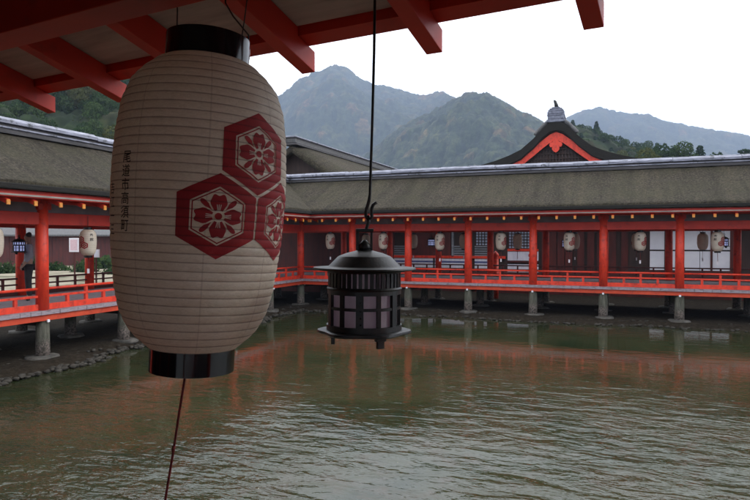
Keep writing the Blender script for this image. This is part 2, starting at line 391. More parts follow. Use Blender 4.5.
HILLS = {}
def hill(name, prof, f0, fc, f1, crown, ch, mat, nr, nf, rr=(-1.1, 1.1), spur=.12, seed=1, z0=-.9, drop=0):
    px = [p[0] for p in prof]; py = [p[1] for p in prof]
    rho = np.linspace(rr[0], rr[1], nr)
    f = np.concatenate([np.linspace(f0, fc, int(nf*.8)), np.linspace(fc, f1, nf-int(nf*.8)+1)[1:]])
    R, F = np.meshgrid(rho, f)
    cz = (240-np.interp(375+605*R, px, py))/605.*fc+1.6-ch*.7-drop
    X = CR.x*R*F+CF.x*F; Y = CR.y*R*F+CF.y*F
    t = np.clip((F-f0)/(fc-f0), 0, 1); sm = t*t*(3-2*t)*.5+t*.5
    back = np.clip((F-fc)/(f1-fc), 0, 1)
    L = (fc-f0)*.35
    sp = 1-np.abs(2*fbm(X/L+5, Y/L, 4, seed)-1)*2
    Z = z0+(cz-z0)*sm + (cz-z0)*spur*sp*4*t*(1-t)
    Z = Z*(1-back)+(z0)*back
    Z = Z+(fbm(X/60, Y/60, 4, seed+9)-.5)*(cz-z0)*.025*t
    d, tint = worley(X/crown, Y/crown, seed)
    bumpz = np.sqrt(np.clip(1-(d/.85)**2, 0, 1))*ch*np.clip(t*8, 0, 1)*(.7+.6*tint)
    Z = Z+bumpz+(fbm(X/(crown*.25), Y/(crown*.25), 2, seed+3)-.5)*ch*.5
    v = np.stack([X, Y, Z], -1).reshape(-1, 3)
    nfr = F.shape[0]; idx = np.arange(nfr*nr).reshape(nfr, nr)
    q = np.stack([idx[:-1, :-1], idx[:-1, 1:], idx[1:, 1:], idx[1:, :-1]], -1).reshape(-1, 4)
    me = bpy.data.meshes.new(name); me.from_pydata(v.tolist(), [], q.tolist())
    a = me.attributes.new('tint', 'FLOAT', 'POINT'); a.data.foreach_set('value', tint.reshape(-1).astype(np.float32))
    me.materials.append(mat); me.polygons.foreach_set('use_smooth', [True]*len(me.polygons)); me.update()
    o = bpy.data.objects.new(name, me); COL.objects.link(o); tag(o, kind='structure')
    def h(rh, ff):
        c = (240-np.interp(375+605*rh, px, py))/605.*fc+1.6-ch*.7
        tt = min(1, max(0, (ff-f0)/(fc-f0)))
        return z0+(c-z0)*(tt*tt*(3-2*tt)*.5+tt*.5)
    HILLS[name] = h
    return o
FOR1 = forest_mat('far_forest', [(.1, (.014, .026, .018)), (.45, (.030, .046, .028)), (.75, (.062, .075, .042)), (.95, (.13, .085, .05))])
FOR2 = forest_mat('near_forest', [(.1, (.008, .018, .008)), (.5, (.018, .032, .013)), (.8, (.034, .042, .018)), (.95, (.055, .048, .02))])
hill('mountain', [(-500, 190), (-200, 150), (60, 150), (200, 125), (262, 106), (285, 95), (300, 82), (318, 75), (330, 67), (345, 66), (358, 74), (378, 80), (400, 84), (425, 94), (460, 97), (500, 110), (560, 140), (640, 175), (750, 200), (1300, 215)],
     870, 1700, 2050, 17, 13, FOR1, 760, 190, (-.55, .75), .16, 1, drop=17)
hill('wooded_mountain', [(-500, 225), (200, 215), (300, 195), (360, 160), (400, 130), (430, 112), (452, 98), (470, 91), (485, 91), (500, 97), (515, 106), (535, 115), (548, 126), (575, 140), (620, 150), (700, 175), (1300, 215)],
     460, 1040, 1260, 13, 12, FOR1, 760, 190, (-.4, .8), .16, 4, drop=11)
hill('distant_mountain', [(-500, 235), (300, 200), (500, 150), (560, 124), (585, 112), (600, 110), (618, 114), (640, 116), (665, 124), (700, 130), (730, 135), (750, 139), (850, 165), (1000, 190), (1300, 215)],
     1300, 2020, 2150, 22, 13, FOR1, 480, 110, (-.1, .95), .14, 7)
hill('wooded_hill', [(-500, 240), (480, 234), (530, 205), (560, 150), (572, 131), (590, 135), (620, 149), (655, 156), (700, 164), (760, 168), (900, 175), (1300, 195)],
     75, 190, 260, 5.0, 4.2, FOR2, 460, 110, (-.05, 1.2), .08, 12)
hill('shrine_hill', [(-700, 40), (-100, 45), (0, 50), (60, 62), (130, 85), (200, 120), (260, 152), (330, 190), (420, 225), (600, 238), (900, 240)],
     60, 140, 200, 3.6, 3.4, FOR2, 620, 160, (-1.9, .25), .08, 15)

# ------------------------------------------------------------------ trees
def crown_mesh(kind, seed):
    rs = np.random.RandomState(seed); pts = []
    if kind == 'broad':
        lobes = [(rs.uniform(-1.5, 1.5), rs.uniform(-1.5, 1.5), rs.uniform(3.0, 6.2), rs.uniform(.9, 1.7)) for _ in range(13)]
        lobes.append((0, 0, 6.6, 1.3))
    elif kind == 'cone':
        lobes = [(rs.uniform(-.3, .3)*(8-z)*.4, rs.uniform(-.3, .3)*(8-z)*.4, z, .35+(8.2-z)*.24) for z in np.linspace(2.0, 7.9, 13)]
    else:   # layered pine
        lobes = [(rs.uniform(-1.4, 1.4), rs.uniform(-.8, .8), z, rs.uniform(.7, 1.3)) for z in (3.4, 4.1, 4.7, 5.3, 5.9, 6.5, 7.0)]
    V = []; Fc = []; T = []
    for (x, y, z, r) in lobes:
        n = int(260*r*r)+60; tn = rs.uniform(0, 1)
        for _ in range(n):
            d = rs.normal(size=3); d /= np.linalg.norm(d); rad = r*(.55+.5*rs.rand()**.5)
            sq = .35 if kind == 'pine' else (.75 if kind == 'cone' else .85)
            p = np.array([x, y, z])+d*rad*np.array([1, 1, sq])
            a = rs.normal(size=3); a /= np.linalg.norm(a); b = np.cross(a, d+rs.normal(size=3)*.5); b /= (np.linalg.norm(b)+1e-6)
            s = rs.uniform(.10, .22)
            o = len(V); V += [tuple(p-a*s), tuple(p-b*s*.6), tuple(p+a*s), tuple(p+b*s*.6)]; Fc.append((o, o+1, o+2, o+3)); T += [min(1, max(0, tn*.6+rs.rand()*.4))]*4
    me = bpy.data.meshes.new('crown'); me.from_pydata(V, [], Fc)
    at = me.attributes.new('tint', 'FLOAT', 'POINT'); at.data.foreach_set('value', T)
    return me, lobes
def tree_proto(kind, mat, seed):
    me, lobes = crown_mesh(kind, seed); me.materials.append(mat)
    root = empty('tree'); c = bpy.data.objects.new('crown', me); COL.objects.link(c); c.parent = root
    t = MB(); t.tube([(0, 0, -1.0), (.05, .02, 1.5), (-.05, .05, 4), (0, 0, 6.3)], [.26, .2, .13, .04], 7)
    for (x, y, z, r) in lobes[:9]: t.tube([(0, 0, max(1.2, z-1.6)), (x*.5, y*.5, z-.7), (x, y, z)], [.09, .06, .02], 5)
    t.build('trunk', BARK, root, True)
    return root
protos = {'broad': [tree_proto('broad', LEAF[0], 1), tree_proto('broad', LEAF[1], 2), tree_proto('broad', LEAF[0], 3), tree_proto('broad', LEAF[2], 4)],
          'cone': [tree_proto('cone', LEAF[3], 5)], 'pine': [tree_proto('pine', LEAF[3], 6)]}
used = set()
def plant(kind, i, loc, s, label, cat='tree', group=None, name=None, rz=None):
    p = protos[kind][i]
    o = p if (kind, i) not in used else copy_tree(p)
    used.add((kind, i))
    o.location = loc; o.scale = (s, s, s*random.uniform(.9, 1.15)); o.rotation_euler.z = random.uniform(0, 6.28) if rz is None else rz
    nm = name or {'broad': 'broadleaf_tree', 'cone': 'conifer_tree', 'pine': 'pine_tree'}[kind]
    o.name = nm
    for k in ('group',):
        if k in o: del o[k]
    tag(o, label, cat, group)
random.seed(3)
KN = ['dark green broadleaf tree on the steep hill behind the left corridor', 'olive yellow-green tree on the hill behind the left corridor', 'dark green broadleaf tree on the steep hill behind the left corridor', 'rust orange autumn tree on the hill behind the left corridor']
for k in range(215):
    rho = random.uniform(-.68, -.38) if k < 180 else random.uniform(-1.0, -.12); f = random.uniform(70, 143)
    i = random.choices([0, 1, 2, 3], [6, 3, 6, 0])[0]
    plant('broad', i, W(rho, f, HILLS['shrine_hill'](rho, f)-1.0), random.uniform(.7, 1.15), KN[i], group=['dark trees on the left hill', 'olive trees on the left hill', 'dark trees on the left hill', 'autumn trees on the left hill'][i])
for k in range(110):
    rho = random.uniform(.31, .57); f = random.uniform(140, 196)
    i = random.choices([0, 1, 2, 3], [6, 1, 5, 0])[0]; kd = 'cone' if k % 4 == 0 else 'broad'
    if kd == 'cone': i = 0
    lb = 'bluish conifer on the low wooded hill right of the gable' if kd == 'cone' else ('leafy green tree' if i in (0, 2) else 'olive leafy tree' if i == 1 else 'brown autumn tree')+' on the low wooded hill right of the gable'
    plant(kd, i, W(rho, f, HILLS['wooded_hill'](rho, f)-2.2), random.uniform(.75, 1.1), lb, group=('conifers' if kd == 'cone' else 'autumn trees' if i == 3 else 'olive trees' if i == 1 else 'green trees')+' on the low hill at right')
def at_px(x, f): return (x-375)/605.
for (x, ytop, f, kd, i, lb) in [(683, 145, 92, 'broad', 2, 'dark round-topped tree above the far ridge, tallest of the row at right'),
                            (661, 147, 95, 'broad', 0, 'dark spreading tree just left of the round-topped tree above the far ridge'),
                            (699, 149, 92, 'cone', 0, 'thin conifer just right of the round-topped tree above the far ridge'),
                            (645, 152, 90, 'broad', 1, 'olive tree at the left end of the row above the far ridge'),
                            (716, 154, 96, 'broad', 0, 'low dark treetop in the dip of the row above the far ridge'),
                            (739, 145, 88, 'pine', 0, 'layered pine standing alone at the far right above the ridge')]:
    r = at_px(x, f); top = (240-ytop)/605*f+1.6; s = 1.05
    plant(kd, i, W(r, f, top-8.1*s), s, lb, rz=.5)

for kd, lst in protos.items():      # drop kinds that were not planted
    for i, p in enumerate(lst):
        if (kd, i) not in used:
            for ch in list(p.children): bpy.data.objects.remove(ch)
            bpy.data.objects.remove(p)

# ------------------------------------------------------------------ covered corridors
def rot_x_box(y0, z0, y1, z1, h, w):
    """sloping bar from (y0,z0) to (y1,z1) centred on x, height h, width w"""
    d = Vector((0, y1-y0, z1-z0)); L = d.length; d.normalize(); n = Vector((0, -d.z, d.y))
    mb = MB(); vs = []
    for s_ in (0, L):
        for hh in (-h/2, h/2):
            for ww in (-w/2, w/2):
                p = Vector((0, y0, z0))+d*s_+n*hh; vs.append((ww, p.y, p.z))
    mb.add(vs, [(0, 1, 3, 2), (4, 6, 7, 5), (0, 4, 5, 1), (2, 3, 7, 6), (0, 2, 6, 4), (1, 5, 7, 3)]); return mb

def thatch_profile(ey, ez, ry, rz, th=.2, n=14, sag=.16):
    up = []
    for i in range(n+1):
        t = i/n; y = ey+(ry-ey)*t; z = ez+(rz-ez)*(t*(1-sag)+sag*t*t); up.append((y, z))
    lo = [(y+.02, z-th*(1 if i > 1 else .8)) for i, (y, z) in enumerate(up)]
    return up, lo

def corridor(name, loc, rz, cols, xa, xb, Wd, label, rail_skip=(), front_pile_x=None, back_rail=True, roof_x=None, hide_back=False):
    root = empty(name, loc, rz); tag(root, label, 'shrine corridor')
    sp = cols[1]-cols[0]
    rx0, rx1 = roof_x or (xa-.3, xb+.3)
    # columns
    c0 = MB().lathe([(.132, .085), (.130, 1.2), (.126, 2.45)], 20).build('column', RED, root, True)
    first = True
    for y in (0, Wd):
        for x in cols:
            o = c0 if first else dup1(c0, root); first = False
            o.location = (x, y, 0)
    for y in (0, Wd):
        MB().box(xa, xb, y-.06, y+.06, 1.93, 2.19).build('tie_beam', REDB, root, bevel=.008)
        MB().box(xa, xb, y-.08, y+.08, 2.39, 2.54).build('wall_plate', REDB, root, bevel=.008)
        MB().box(xa, xb, y-.02, y+.02, 2.19, 2.39).build('frieze_board', BOARD, root)
    for x in cols:   # bracket blocks on the columns
        MB().box(x-.16, x+.16, -.11, .11, 2.25, 2.385).build('bracket', REDB, root, bevel=.01)
        MB().box(x-.06, x+.06, .06, Wd-.06, 2.0, 2.18).build('cross_beam', REDB, root)
    # rafters with ochre ends
    r0 = rot_x_box(-.88, 2.335, Wd/2, 2.335+(.88+Wd/2)*.36, .085, .075).build('rafter', REDB, root)
    g0 = MB().box(-.036, .036, -.91, -.885, 2.27, 2.365).build('end_cap', GOLD, r0)
    n = int((xb-xa)/(sp/4)); k0 = math.ceil((xa-cols[0])/(sp/4)); first = True
    for k in range(n):
        x = cols[0]+(k0+k+.5)*sp/4
        if x > xb: break
        o = r0 if first else dup1(r0, root)
        o.location = (x, 0, 0)
        if not first: dup1(g0, o)
        first = False
    MB().box(rx0, rx1, -.90, -.78, 2.425, 2.56).build('eave_board', REDB, root, bevel=.006)
    MB().box(rx0, rx1, Wd+.78, Wd+.90, 2.425, 2.56).build('eave_board', REDB, root, bevel=.006)
    # underside of the roof
    for s_ in (0, 1):
        m = rot_x_box(-.92, 2.46, Wd/2, 2.46+(.92+Wd/2)*.36, .03, rx1-rx0)
        vs = [((x+(rx0+rx1)/2), (Wd-y if s_ else y), z) for x, y, z in m.v]
        MB().add(vs, m.f).build('ceiling', PLANK, root)
    # thatch
    ry = Wd/2; up, lo = thatch_profile(-1.0, 2.72, ry, 4.17)
    up2 = [(Wd-y, z) for y, z in up[::-1]][1:]; lo2 = [(Wd-y, z) for y, z in lo[::-1]][1:]
    poly = up+up2+(lo+lo2)[::-1]
    seg = int((rx1-rx0)/.35)
    MB().prism(poly, rx0, rx1, seg, .016).build('thatch_roof', THATCH, root, True)
    for y, s_ in ((-1.0, -1), (Wd+1.0, 1)):   # dark cut edge of the bark layers
        y0, y1 = sorted((y+s_*.02, y-s_*.16))
        MB().box(rx0, rx1, y0, y1, 2.565, 2.675).build('thatch_edge', THEDGE, root, bevel=.02)
    # ridge box in courses
    m = MB(); m.box(rx0-.1, rx1+.1, ry-.27, ry+.27, 4.06, 4.17); m.build('ridge_base', RIDGED, root, bevel=.01)
    m = MB(); m.box(rx0-.12, rx1+.12, ry-.30, ry+.30, 4.172, 4.215); m.build('ridge_course', RIDGE, root, bevel=.01)
    MB().box(rx0-.1, rx1+.1, ry-.26, ry+.26, 4.217, 4.27).build('ridge_core', RIDGED, root)
    nseg = int((rx1-rx0)/1.9)
    prof = [(ry-.33, 4.272), (ry-.33, 4.35), (ry-.2, 4.43), (ry, 4.455), (ry+.2, 4.43), (ry+.33, 4.35), (ry+.33, 4.272)]
    m = MB()
    for k in range(nseg):
        a = rx0-.15+(rx1-rx0+.3)*k/nseg; b = rx0-.15+(rx1-rx0+.3)*(k+1)/nseg
        dz = random.uniform(-.016, .016); m.prism([(y, z+dz) for y, z in prof], a+.004, b-.004)
    m.build('ridge_cap', RIDGE, root, bevel=.008)
    # floor
    m = MB(); x = xa
    while x < xb:      # planks across the walk, uneven outer ends
        w_ = .24; m.box(x+.003, min(xb, x+w_)-.003, -.20+random.uniform(-.014, .014), Wd+.2, .0, .082+random.uniform(-.004, .004)); x += w_
    m.build('floor_planks', WEATH, root)
    MB().box(xa, xb, -.15, 0, -.135, -.002).build('floor_beam', ORANGE, root, bevel=.006)
    MB().box(xa, xb, Wd, Wd+.15, -.135, -.002).build('floor_beam', ORANGE, root, bevel=.006)
    # railings, bay by bay
    allc = list(cols)
    rail0 = None
    L = sp-.25
    def railing(x, y, full=True):
        b = MB().box(-L/2, L/2, -.035, .035, .085, .215).build('railing', RED, root, bevel=.005); b.location = (x, y, 0)
        t1 = MB().box(-L/2, L/2, -.028, .028, .355, .405).build('middle_rail', RED, b, bevel=.005)
        t2 = MB().tube([(-L/2, 0, .545), (L/2, 0, .545)], .030, 8).build('top_rail', RED, b, True)
        for i, q in enumerate((-.25, 0, .25)):
            MB().box(q*L-.035, q*L+.035, -.03, .03, .216, .354 if i != 1 else .352).build('post', RED, b)
        MB().box(-.03, .03, -.03, .03, .406, .52).build('post', RED, b)
        return b
    for i in range(len(allc)-1):
        xm = (allc[i]+allc[i+1])/2
        if i in rail_skip: continue
        if rail0 is None: rail0 = railing(xm, 0)
        else:
            c = copy_tree(rail0, root); c.location = (xm, 0, 0)
        if back_rail:
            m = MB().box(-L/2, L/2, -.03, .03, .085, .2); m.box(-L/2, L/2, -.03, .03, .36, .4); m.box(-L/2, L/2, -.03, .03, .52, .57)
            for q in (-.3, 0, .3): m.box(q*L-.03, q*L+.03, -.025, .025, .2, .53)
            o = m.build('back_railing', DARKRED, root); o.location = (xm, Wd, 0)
    # piles, base stones, white joist ends
    p0 = MB().lathe([(.15, -1.0), (.142, -.6), (.135, -.137)], 14).build('pile', PILE, root, True)
    def stone(seed):
        rs = random.Random(seed); m = MB(); prof = [(.30, -1.03), (.36, -.96), (.33, -.905), (.2, -.895)]
        m.lathe(prof, 11); m.v = [(x*(1+.12*rs.uniform(-1, 1)), y*(.85+.15*rs.uniform(-1, 1)), z+rs.uniform(-.01, .01)) for x, y, z in m.v]
        return m.build('base_stone', STONE, root, True)
    st = [stone(1), stone(2), stone(3)]; fs = [True]*3; fp = True
    for y in (0, Wd*.5, Wd):
        for i, x in enumerate(cols):
            o = p0 if fp else dup1(p0, root); fp = False; o.location = (x, y, 0)
            q = (i*2+int(y)) % 3; s_ = st[q] if fs[q] else dup1(st[q], root); fs[q] = False; s_.location = (x+random.uniform(-.05, .05), y-.02, random.uniform(-.01, .02)); s_.rotation_euler.z = random.uniform(0, 6)
    for x in cols:
        MB().box(x-.06, x+.06, .02, Wd, -.26, -.14).build('joist', DEEP, root)
        MB().box(x-.03, x+.03, -.19, -.155, -.17, -.11).build('joist_end', WHITE, root, bevel=.005)
    return root

RC = [1.90-2.235*k for k in range(8, -6, -1)]     # column positions of the far corridor
RC = [x for x in RC if x > -16.5 and x < 13.5]
corridor('covered_corridor', (0, 21.1, 0), 0, RC, RC[0]-.2, RC[-1]+.2, 4.1,
         'long red shrine corridor with bark thatch roof across the far side of the pond', rail_skip=(0, 1), roof_x=(-14.3, RC[-1]+.8))
LC = [9.5+2.32*k for k in range(-6, 6)]            # left corridor, local x runs along world +Y
corridor('covered_corridor', (-11.5, 0, 0), math.radians(90), LC, LC[0]-.2, LC[-1]+.2, 3.6,
         'nearer red shrine corridor running back along the left shore of the pond', roof_x=(LC[0]-.8, 24.2))

# ------------------------------------------------------------------ shore stones
def pebbles():
    m = MB(); rs = random.Random(5)
    def rock(x, y, z, r):
        n = 6; M = Matrix.Rotation(rs.uniform(0, 6), 3, 'Z'); pts = []
        for j, (rr, zz) in enumerate(((.75, -.5), (1, -.05), (.8, .38), (.35, .55))):
            for i in range(n):
                a = 2*PI*i/n+j*.3; v = M @ Vector((rr*math.cos(a)*rs.uniform(.8, 1.2)*1.3, rr*math.sin(a)*rs.uniform(.8, 1.2), zz*.8))
                pts.append((x+v.x*r, y+v.y*r, z+v.z*r))
        fs = [(j*n+i, j*n+(i+1) % n, (j+1)*n+(i+1) % n, (j+1)*n+i) for j in range(3) for i in range(n)]+[tuple(3*n+i for i in range(n))]
        m.add(pts, fs)
    for k in range(900):
        y = rs.uniform(-6, 20.5); x = -10.85+.25*math.sin(y*.9)+.1*math.sin(y*2.7)+rs.gauss(0, .10)
        rock(x, y, -1.05+rs.uniform(-.02, .03), rs.uniform(.03, .085))
    for k in range(700):
        y = rs.uniform(-6, 21); rock(-11.15-abs(rs.gauss(0, .8)), y, -.95, rs.uniform(.012, .05))
    for k in range(900):
        x = rs.uniform(-11.4, 13); rock(x, 20.75+abs(rs.gauss(0, .6)), -.95, rs.uniform(.012, .05))
    for k in range(420):
        x = rs.uniform(-11, 13); y = 20.32+.15*math.sin(x*.8)+.08*math.sin(x*2.3)+rs.gauss(0, .12)
        rock(x, y, -1.06+rs.uniform(-.02, .02), rs.uniform(.025, .07))
    o = m.build('shore_stones', STONED, None, True)
    tag(o, 'line of small rough stones edging the pond', 'stones', kind='stuff')
pebbles()

# ------------------------------------------------------------------ lanterns
PROF = [(0, .52), (.012, .585), (.028, .645), (.047, .72), (.09, .84), (.163, .93), (.267, .98), (.38, .998), (.45, 1.0), (.55, .99), (.65, .968), (.793, .91), (.867, .85), (.915, .775), (.94, .72), (.965, .64), (.985, .56), (1, .51)]
def prof_r(t):
    return float(np.interp(t, [p[0] for p in PROF], [p[1] for p in PROF]))
def char_mesh(ch):
    cu = bpy.data.curves.new('t', 'FONT'); cu.body = ch; cu.size = 1; cu.resolution_u = 2; cu.offset = .006
    ob = bpy.data.objects.new('t', cu); COL.objects.link(ob)
    dg = bpy.context.evaluated_depsgraph_get(); me = bpy.data.meshes.new_from_object(ob.evaluated_get(dg))
    bm = bmesh.new(); bm.from_mesh(me); bmesh.ops.triangulate(bm, faces=bm.faces)
    for _ in range(3):
        le = [e for e in bm.edges if e.calc_length() > .09]
        if not le: break
        bmesh.ops.subdivide_edges(bm, edges=le, cuts=1, use_grid_fill=False); bmesh.ops.triangulate(bm, faces=bm.faces)
    bm.to_mesh(me); bm.free()
    vs = [v.co.copy() for v in me.vertices]; fs = [tuple(p.vertices) for p in me.polygons]
    bpy.data.objects.remove(ob); bpy.data.curves.remove(cu); bpy.data.meshes.remove(me)
    if not vs: return [], []
    cx = (min(v.x for v in vs)+max(v.x for v in vs))/2; cy = (min(v.y for v in vs)+max(v.y for v in vs))/2
    return [(v.x-cx, v.y-cy) for v in vs], fs
def paper_lantern(R, H, ribs, nth, sub, mat, crests, texts, ring_h=.16, cord_len=.7, near=False):
    root = empty('paper_lantern')
    amp = .0075*R
    def rad(z):      # z from +H/2 to -H/2
        t = min(1, max(0, .5-z/H)); ph = (t*ribs) % 1.0
        return R*prof_r(t)+amp*(math.sin(PI*ph)**.7)*(1 if .01 < t < .99 else .3)
    sh = MB(); nz = ribs*sub; prof = []
    for j in range(nz+1):
        z = H/2-H*j/nz; prof.append((rad(z), z))
    sh.lathe(prof[::-1], nth, caps=False)
    shade = sh.build('paper_shade', mat, root, True)
    def surf(th, z, off):   # th = angle to the right of the lantern's own front (-Y)
        r = rad(z)+off; return (r*math.sin(th), -r*math.cos(th), z)
    off = .0012 if near else .004
    def hexr(a, rx, rz_):
        # pointy-top hexagon: radius of unit hex in direction a
        a = (a-PI/2) % (PI/3)-PI/6; return math.cos(PI/6)/math.cos(a)
    for (th0, z0, sc) in crests:
        m = MB(); HX = .524*R*sc; HZ = .48*R*sc
        def put(a, r): return (th0+HX*r*math.cos(a)/R, z0+HZ*r*math.sin(a))
        def strip(ri, ro, a0, a1, na, nr, close=False):
            o = []
            for i in range(na+1):
                a = a0+(a1-a0)*i/na
                for j in range(nr+1):
                    r = ri(a)+(ro(a)-ri(a))*j/nr; th, z = put(a, r); o.append(surf(th, z, off))
            m.add(o, [(i*(nr+1)+j, (i+1)*(nr+1)+j, (i+1)*(nr+1)+j+1, i*(nr+1)+j+1) for i in range(na) for j in range(nr)])
        q = 1 if near else 3
        h = lambda k: (lambda a: hexr(a, 1, 1)*k)
        strip(h(.655), h(.955), 0, 2*PI, 144//q, 18//q)
        strip(h(.585), h(.615), 0, 2*PI, 144//q, 2 if near else 1)
        for p in range(4):       # broad lobed petals
            ac = p*PI/2+PI/2; hw = .62
            def ro(a, ac=ac, hw=hw):
                u = (a-ac)/hw; return .13+(.50-.13)*max(0, 1-abs(u)**2.6)**.45*(1-.07*(1+math.cos(u*PI*3)))*1.0
            def ri(a): return .13
            strip(ri, ro, ac-hw, ac+hw, 28//q, 10//q)
            ac2 = ac+PI/4      # small drop between the petals
            def ro2(a, ac=ac2):
                u = (a-ac)/.15; return .34+.17*max(0, 1-u*u)**.5
            def ri2(a, ac=ac2):
                u = (a-ac)/.15; return .34-.16*max(0, 1-abs(u))
            strip(ri2, ro2, ac2-.15, ac2+.15, 10//q+1, 6//q)
        strip(lambda a: 0.0, lambda a: .075, 0, 2*PI, 24//q, 2)
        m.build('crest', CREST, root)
        if near:   # pale stamen lines laid over the petals
            s_ = MB()
            for p in range(4):
                for da in (-.16, 0, .16):
                    a = p*PI/2+PI/2+da; o = []
                    for j in range(7):
                        r = .13+.13*j/6
                        for w_ in (-.008, .008):
                            th, z = put(a+w_/max(r, .1), r); o.append(surf(th, z, off+.0008))
                    s_.add(o, [(2*j, 2*j+1, 2*j+3, 2*j+2) for j in range(6)])
            s_.build('crest_line', mat, root)
    for (txt, th0, ztop, size, pitch) in texts:
        m = MB()
        for k, ch in enumerate(txt):
            vs, fs = char_mesh(ch)
            if not vs: continue
            m.add([surf(th0+x*size/R, ztop-pitch*(k+.5)+y*size, off+.0008) for x, y in vs], fs)
        m.build('lettering', INK, root)
    rr = .49*R; rb = .495*R; rh = ring_h*R*2
    n2 = 64 if near else 20
    def ringm(r, z0, z1, name):
        m = MB(); pr = [(r-.006*R/.2, z0), (r, z0+.002), (r, z1-.002), (r-.02*R, z1), (r-.05*R, z1), (r-.05*R, z0), (r-.006*R/.2, z0)]
        m.lathe(pr, n2, caps=False); o = m.build(name, LACQ, root, True)
        o.modifiers.new('e', 'EDGE_SPLIT').split_angle = .6
        return o
    ringm(rr, H/2-.008*R, H/2+rh*.98, 'top_ring'); ringm(rb, -H/2-rh*.9, -H/2+.008*R, 'bottom_ring')
    MB().box(-rb*.95, rb*.95, -.04*R, .04*R, -H/2-rh*.75, -H/2-rh*.68).build('crossbar', LACQ, root)
    return root, rad
def crest_mat(pitch, zoff):
    m, t, out = nt('crest_red_on_paper')
    tc = t.nodes.new('ShaderNodeTexCoord'); sep = t.nodes.new('ShaderNodeSeparateXYZ'); t.links.new(tc.outputs['Object'], sep.inputs[0])
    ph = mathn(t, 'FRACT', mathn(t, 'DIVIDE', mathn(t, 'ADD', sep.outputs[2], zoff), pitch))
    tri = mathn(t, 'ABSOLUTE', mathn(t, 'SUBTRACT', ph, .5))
    base = ramp(t, noise(t, tc.outputs['Object'], 24, 6, .7), [(.3, (.24, .006, .009)), (.6, (.34, .010, .013)), (.75, (.42, .03, .03))])
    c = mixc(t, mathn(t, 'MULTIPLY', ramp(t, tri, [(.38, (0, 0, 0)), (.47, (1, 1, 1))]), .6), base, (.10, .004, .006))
    b = N(t, 'ShaderNodeBsdfPrincipled', Roughness=.75); t.links.new(c, b.inputs['Base Color']); t.links.new(b.outputs[0], out.inputs[0]); return m
H1 = .700; R1 = .2055; RIBS = 36
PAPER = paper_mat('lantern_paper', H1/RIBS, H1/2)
ux = .43*R1*1.03
fL = 1.50; rhoL = (200.5-375)/605
lc = W(rhoL, fL); zc = EYE+(240-205.5)/605*fL
px = fL/605       # metres per pixel there
TH = math.radians
u0 = TH(36.7); hw = TH(25.6); zj = zc+0   # junction of the three hexagons, relative heights below
zj = (202-198+3)*px
HZ = .48*R1
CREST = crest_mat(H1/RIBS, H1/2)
crests = [(u0, zj+HZ, 1.0), (u0-hw, zj-HZ*.5, 1.0), (u0+hw, zj-HZ*.5, 1.0)]
texts = [('尾道市高須町', TH(-50), (202-160)*px, 11.8*px, 12.2*px), ('吉江一三', TH(-67), (202-187)*px, 11.5*px, 12.5*px)]
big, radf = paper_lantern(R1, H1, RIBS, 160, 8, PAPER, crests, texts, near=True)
tag(big, 'large white paper lantern with red triple hexagon crest, hanging close by', 'lantern')
d = Vector((-lc.x, -lc.y, 0)).normalized(); rv = Vector((-d.y, d.x, 0)); a3 = TH(3.1)
up_ = Vector((0, 0, 1))*math.cos(a3)+rv*math.sin(a3); rt_ = rv*math.cos(a3)-Vector((0, 0, 1))*math.sin(a3)
M = Matrix.Identity(4)
for i in range(3): M[i][0] = rt_[i]; M[i][1] = -d[i]; M[i][2] = up_[i]; M[i][3] = (lc.x, lc.y, zc)[i]
big.matrix_world = M
# strings up to the beam and the cord below
tz = H1/2+.07
MB().tube([(-.075, 0, tz-.03), (-.077, .0, tz+.05), (-.087, .0, tz+.17)], .0016, 6).build('hanging_string', WIRE, big)
MB().tube([(.075, 0, tz-.03), (.083, .0, tz+.05), (.092, .0, tz+.17)], .0016, 6).build('hanging_string', WIRE, big)
MB().tube([(.098, -.02, tz-.05), (.094, -.02, tz+.01), (.07, -.02, tz+.035), (.055, -.02, tz+.05), (.035, -.02, tz+.08), (.028, -.02, tz+.17)], .002, 6).build('electric_wire', WIRE, big)
m = MB(); zb = -H1/2-.045
pts = [(-.012, 0, zb+.02), (-.015, 0, zb-.02), (-.0255, 0, zb-.12), (-.034, 0, zb-.21), (-.044, .001, zb-.30), (-.060, 0, zb-.45)]
m.tube(pts, .0022, 8); m.tube([(p[0]+.002, p[1]-.0015, p[2]) for p in pts], .0018, 6)
m.tube([(-.0330, 0, zb-.200), (-.0345, 0, zb-.214)], .0042, 8); m.tube([(-.020, 0, zb-.005), (-.013, 0, zb-.018), (-.005, 0, zb-.005)], .002, 6)
m.build('cord', CORD, big, True)

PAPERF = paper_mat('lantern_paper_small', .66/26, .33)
def far_lantern(i):
    u = TH(46)*(1 if i else -1); hw2 = TH(25.6); z = -.02
    cr = [(u, z+.089, 1), (u-hw2, z-.045, 1), (u+hw2, z-.045, 1)]
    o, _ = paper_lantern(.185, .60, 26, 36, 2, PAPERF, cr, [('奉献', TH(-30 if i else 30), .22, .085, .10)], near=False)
    mm = MB(); mm.tube([(0, 0, .33), (0, 0, .62)], .006, 5); mm.build('hanging_string', WIRE, o)
    mm = MB(); mm.tube([(0, 0, -.33), (.01, 0, -.62)], .007, 5); mm.build('cord', CORD, o)
    MB().box(-.025, .025, -.004, .004, -.72, -.61).build('tag', SIGNW, o)
    return o
FR = far_lantern(1); FL_ = far_lantern(0)
bays = [(RC[i]+RC[i+1])/2 for i in range(len(RC)-1)]
ordn = ['first', 'second', 'third', 'fourth', 'fifth', 'sixth', 'seventh', 'eighth', 'ninth', 'tenth', 'eleventh', 'twelfth']
vis = [b for b in bays if -11.0 < b < 3.5][::-1]
firstR = True
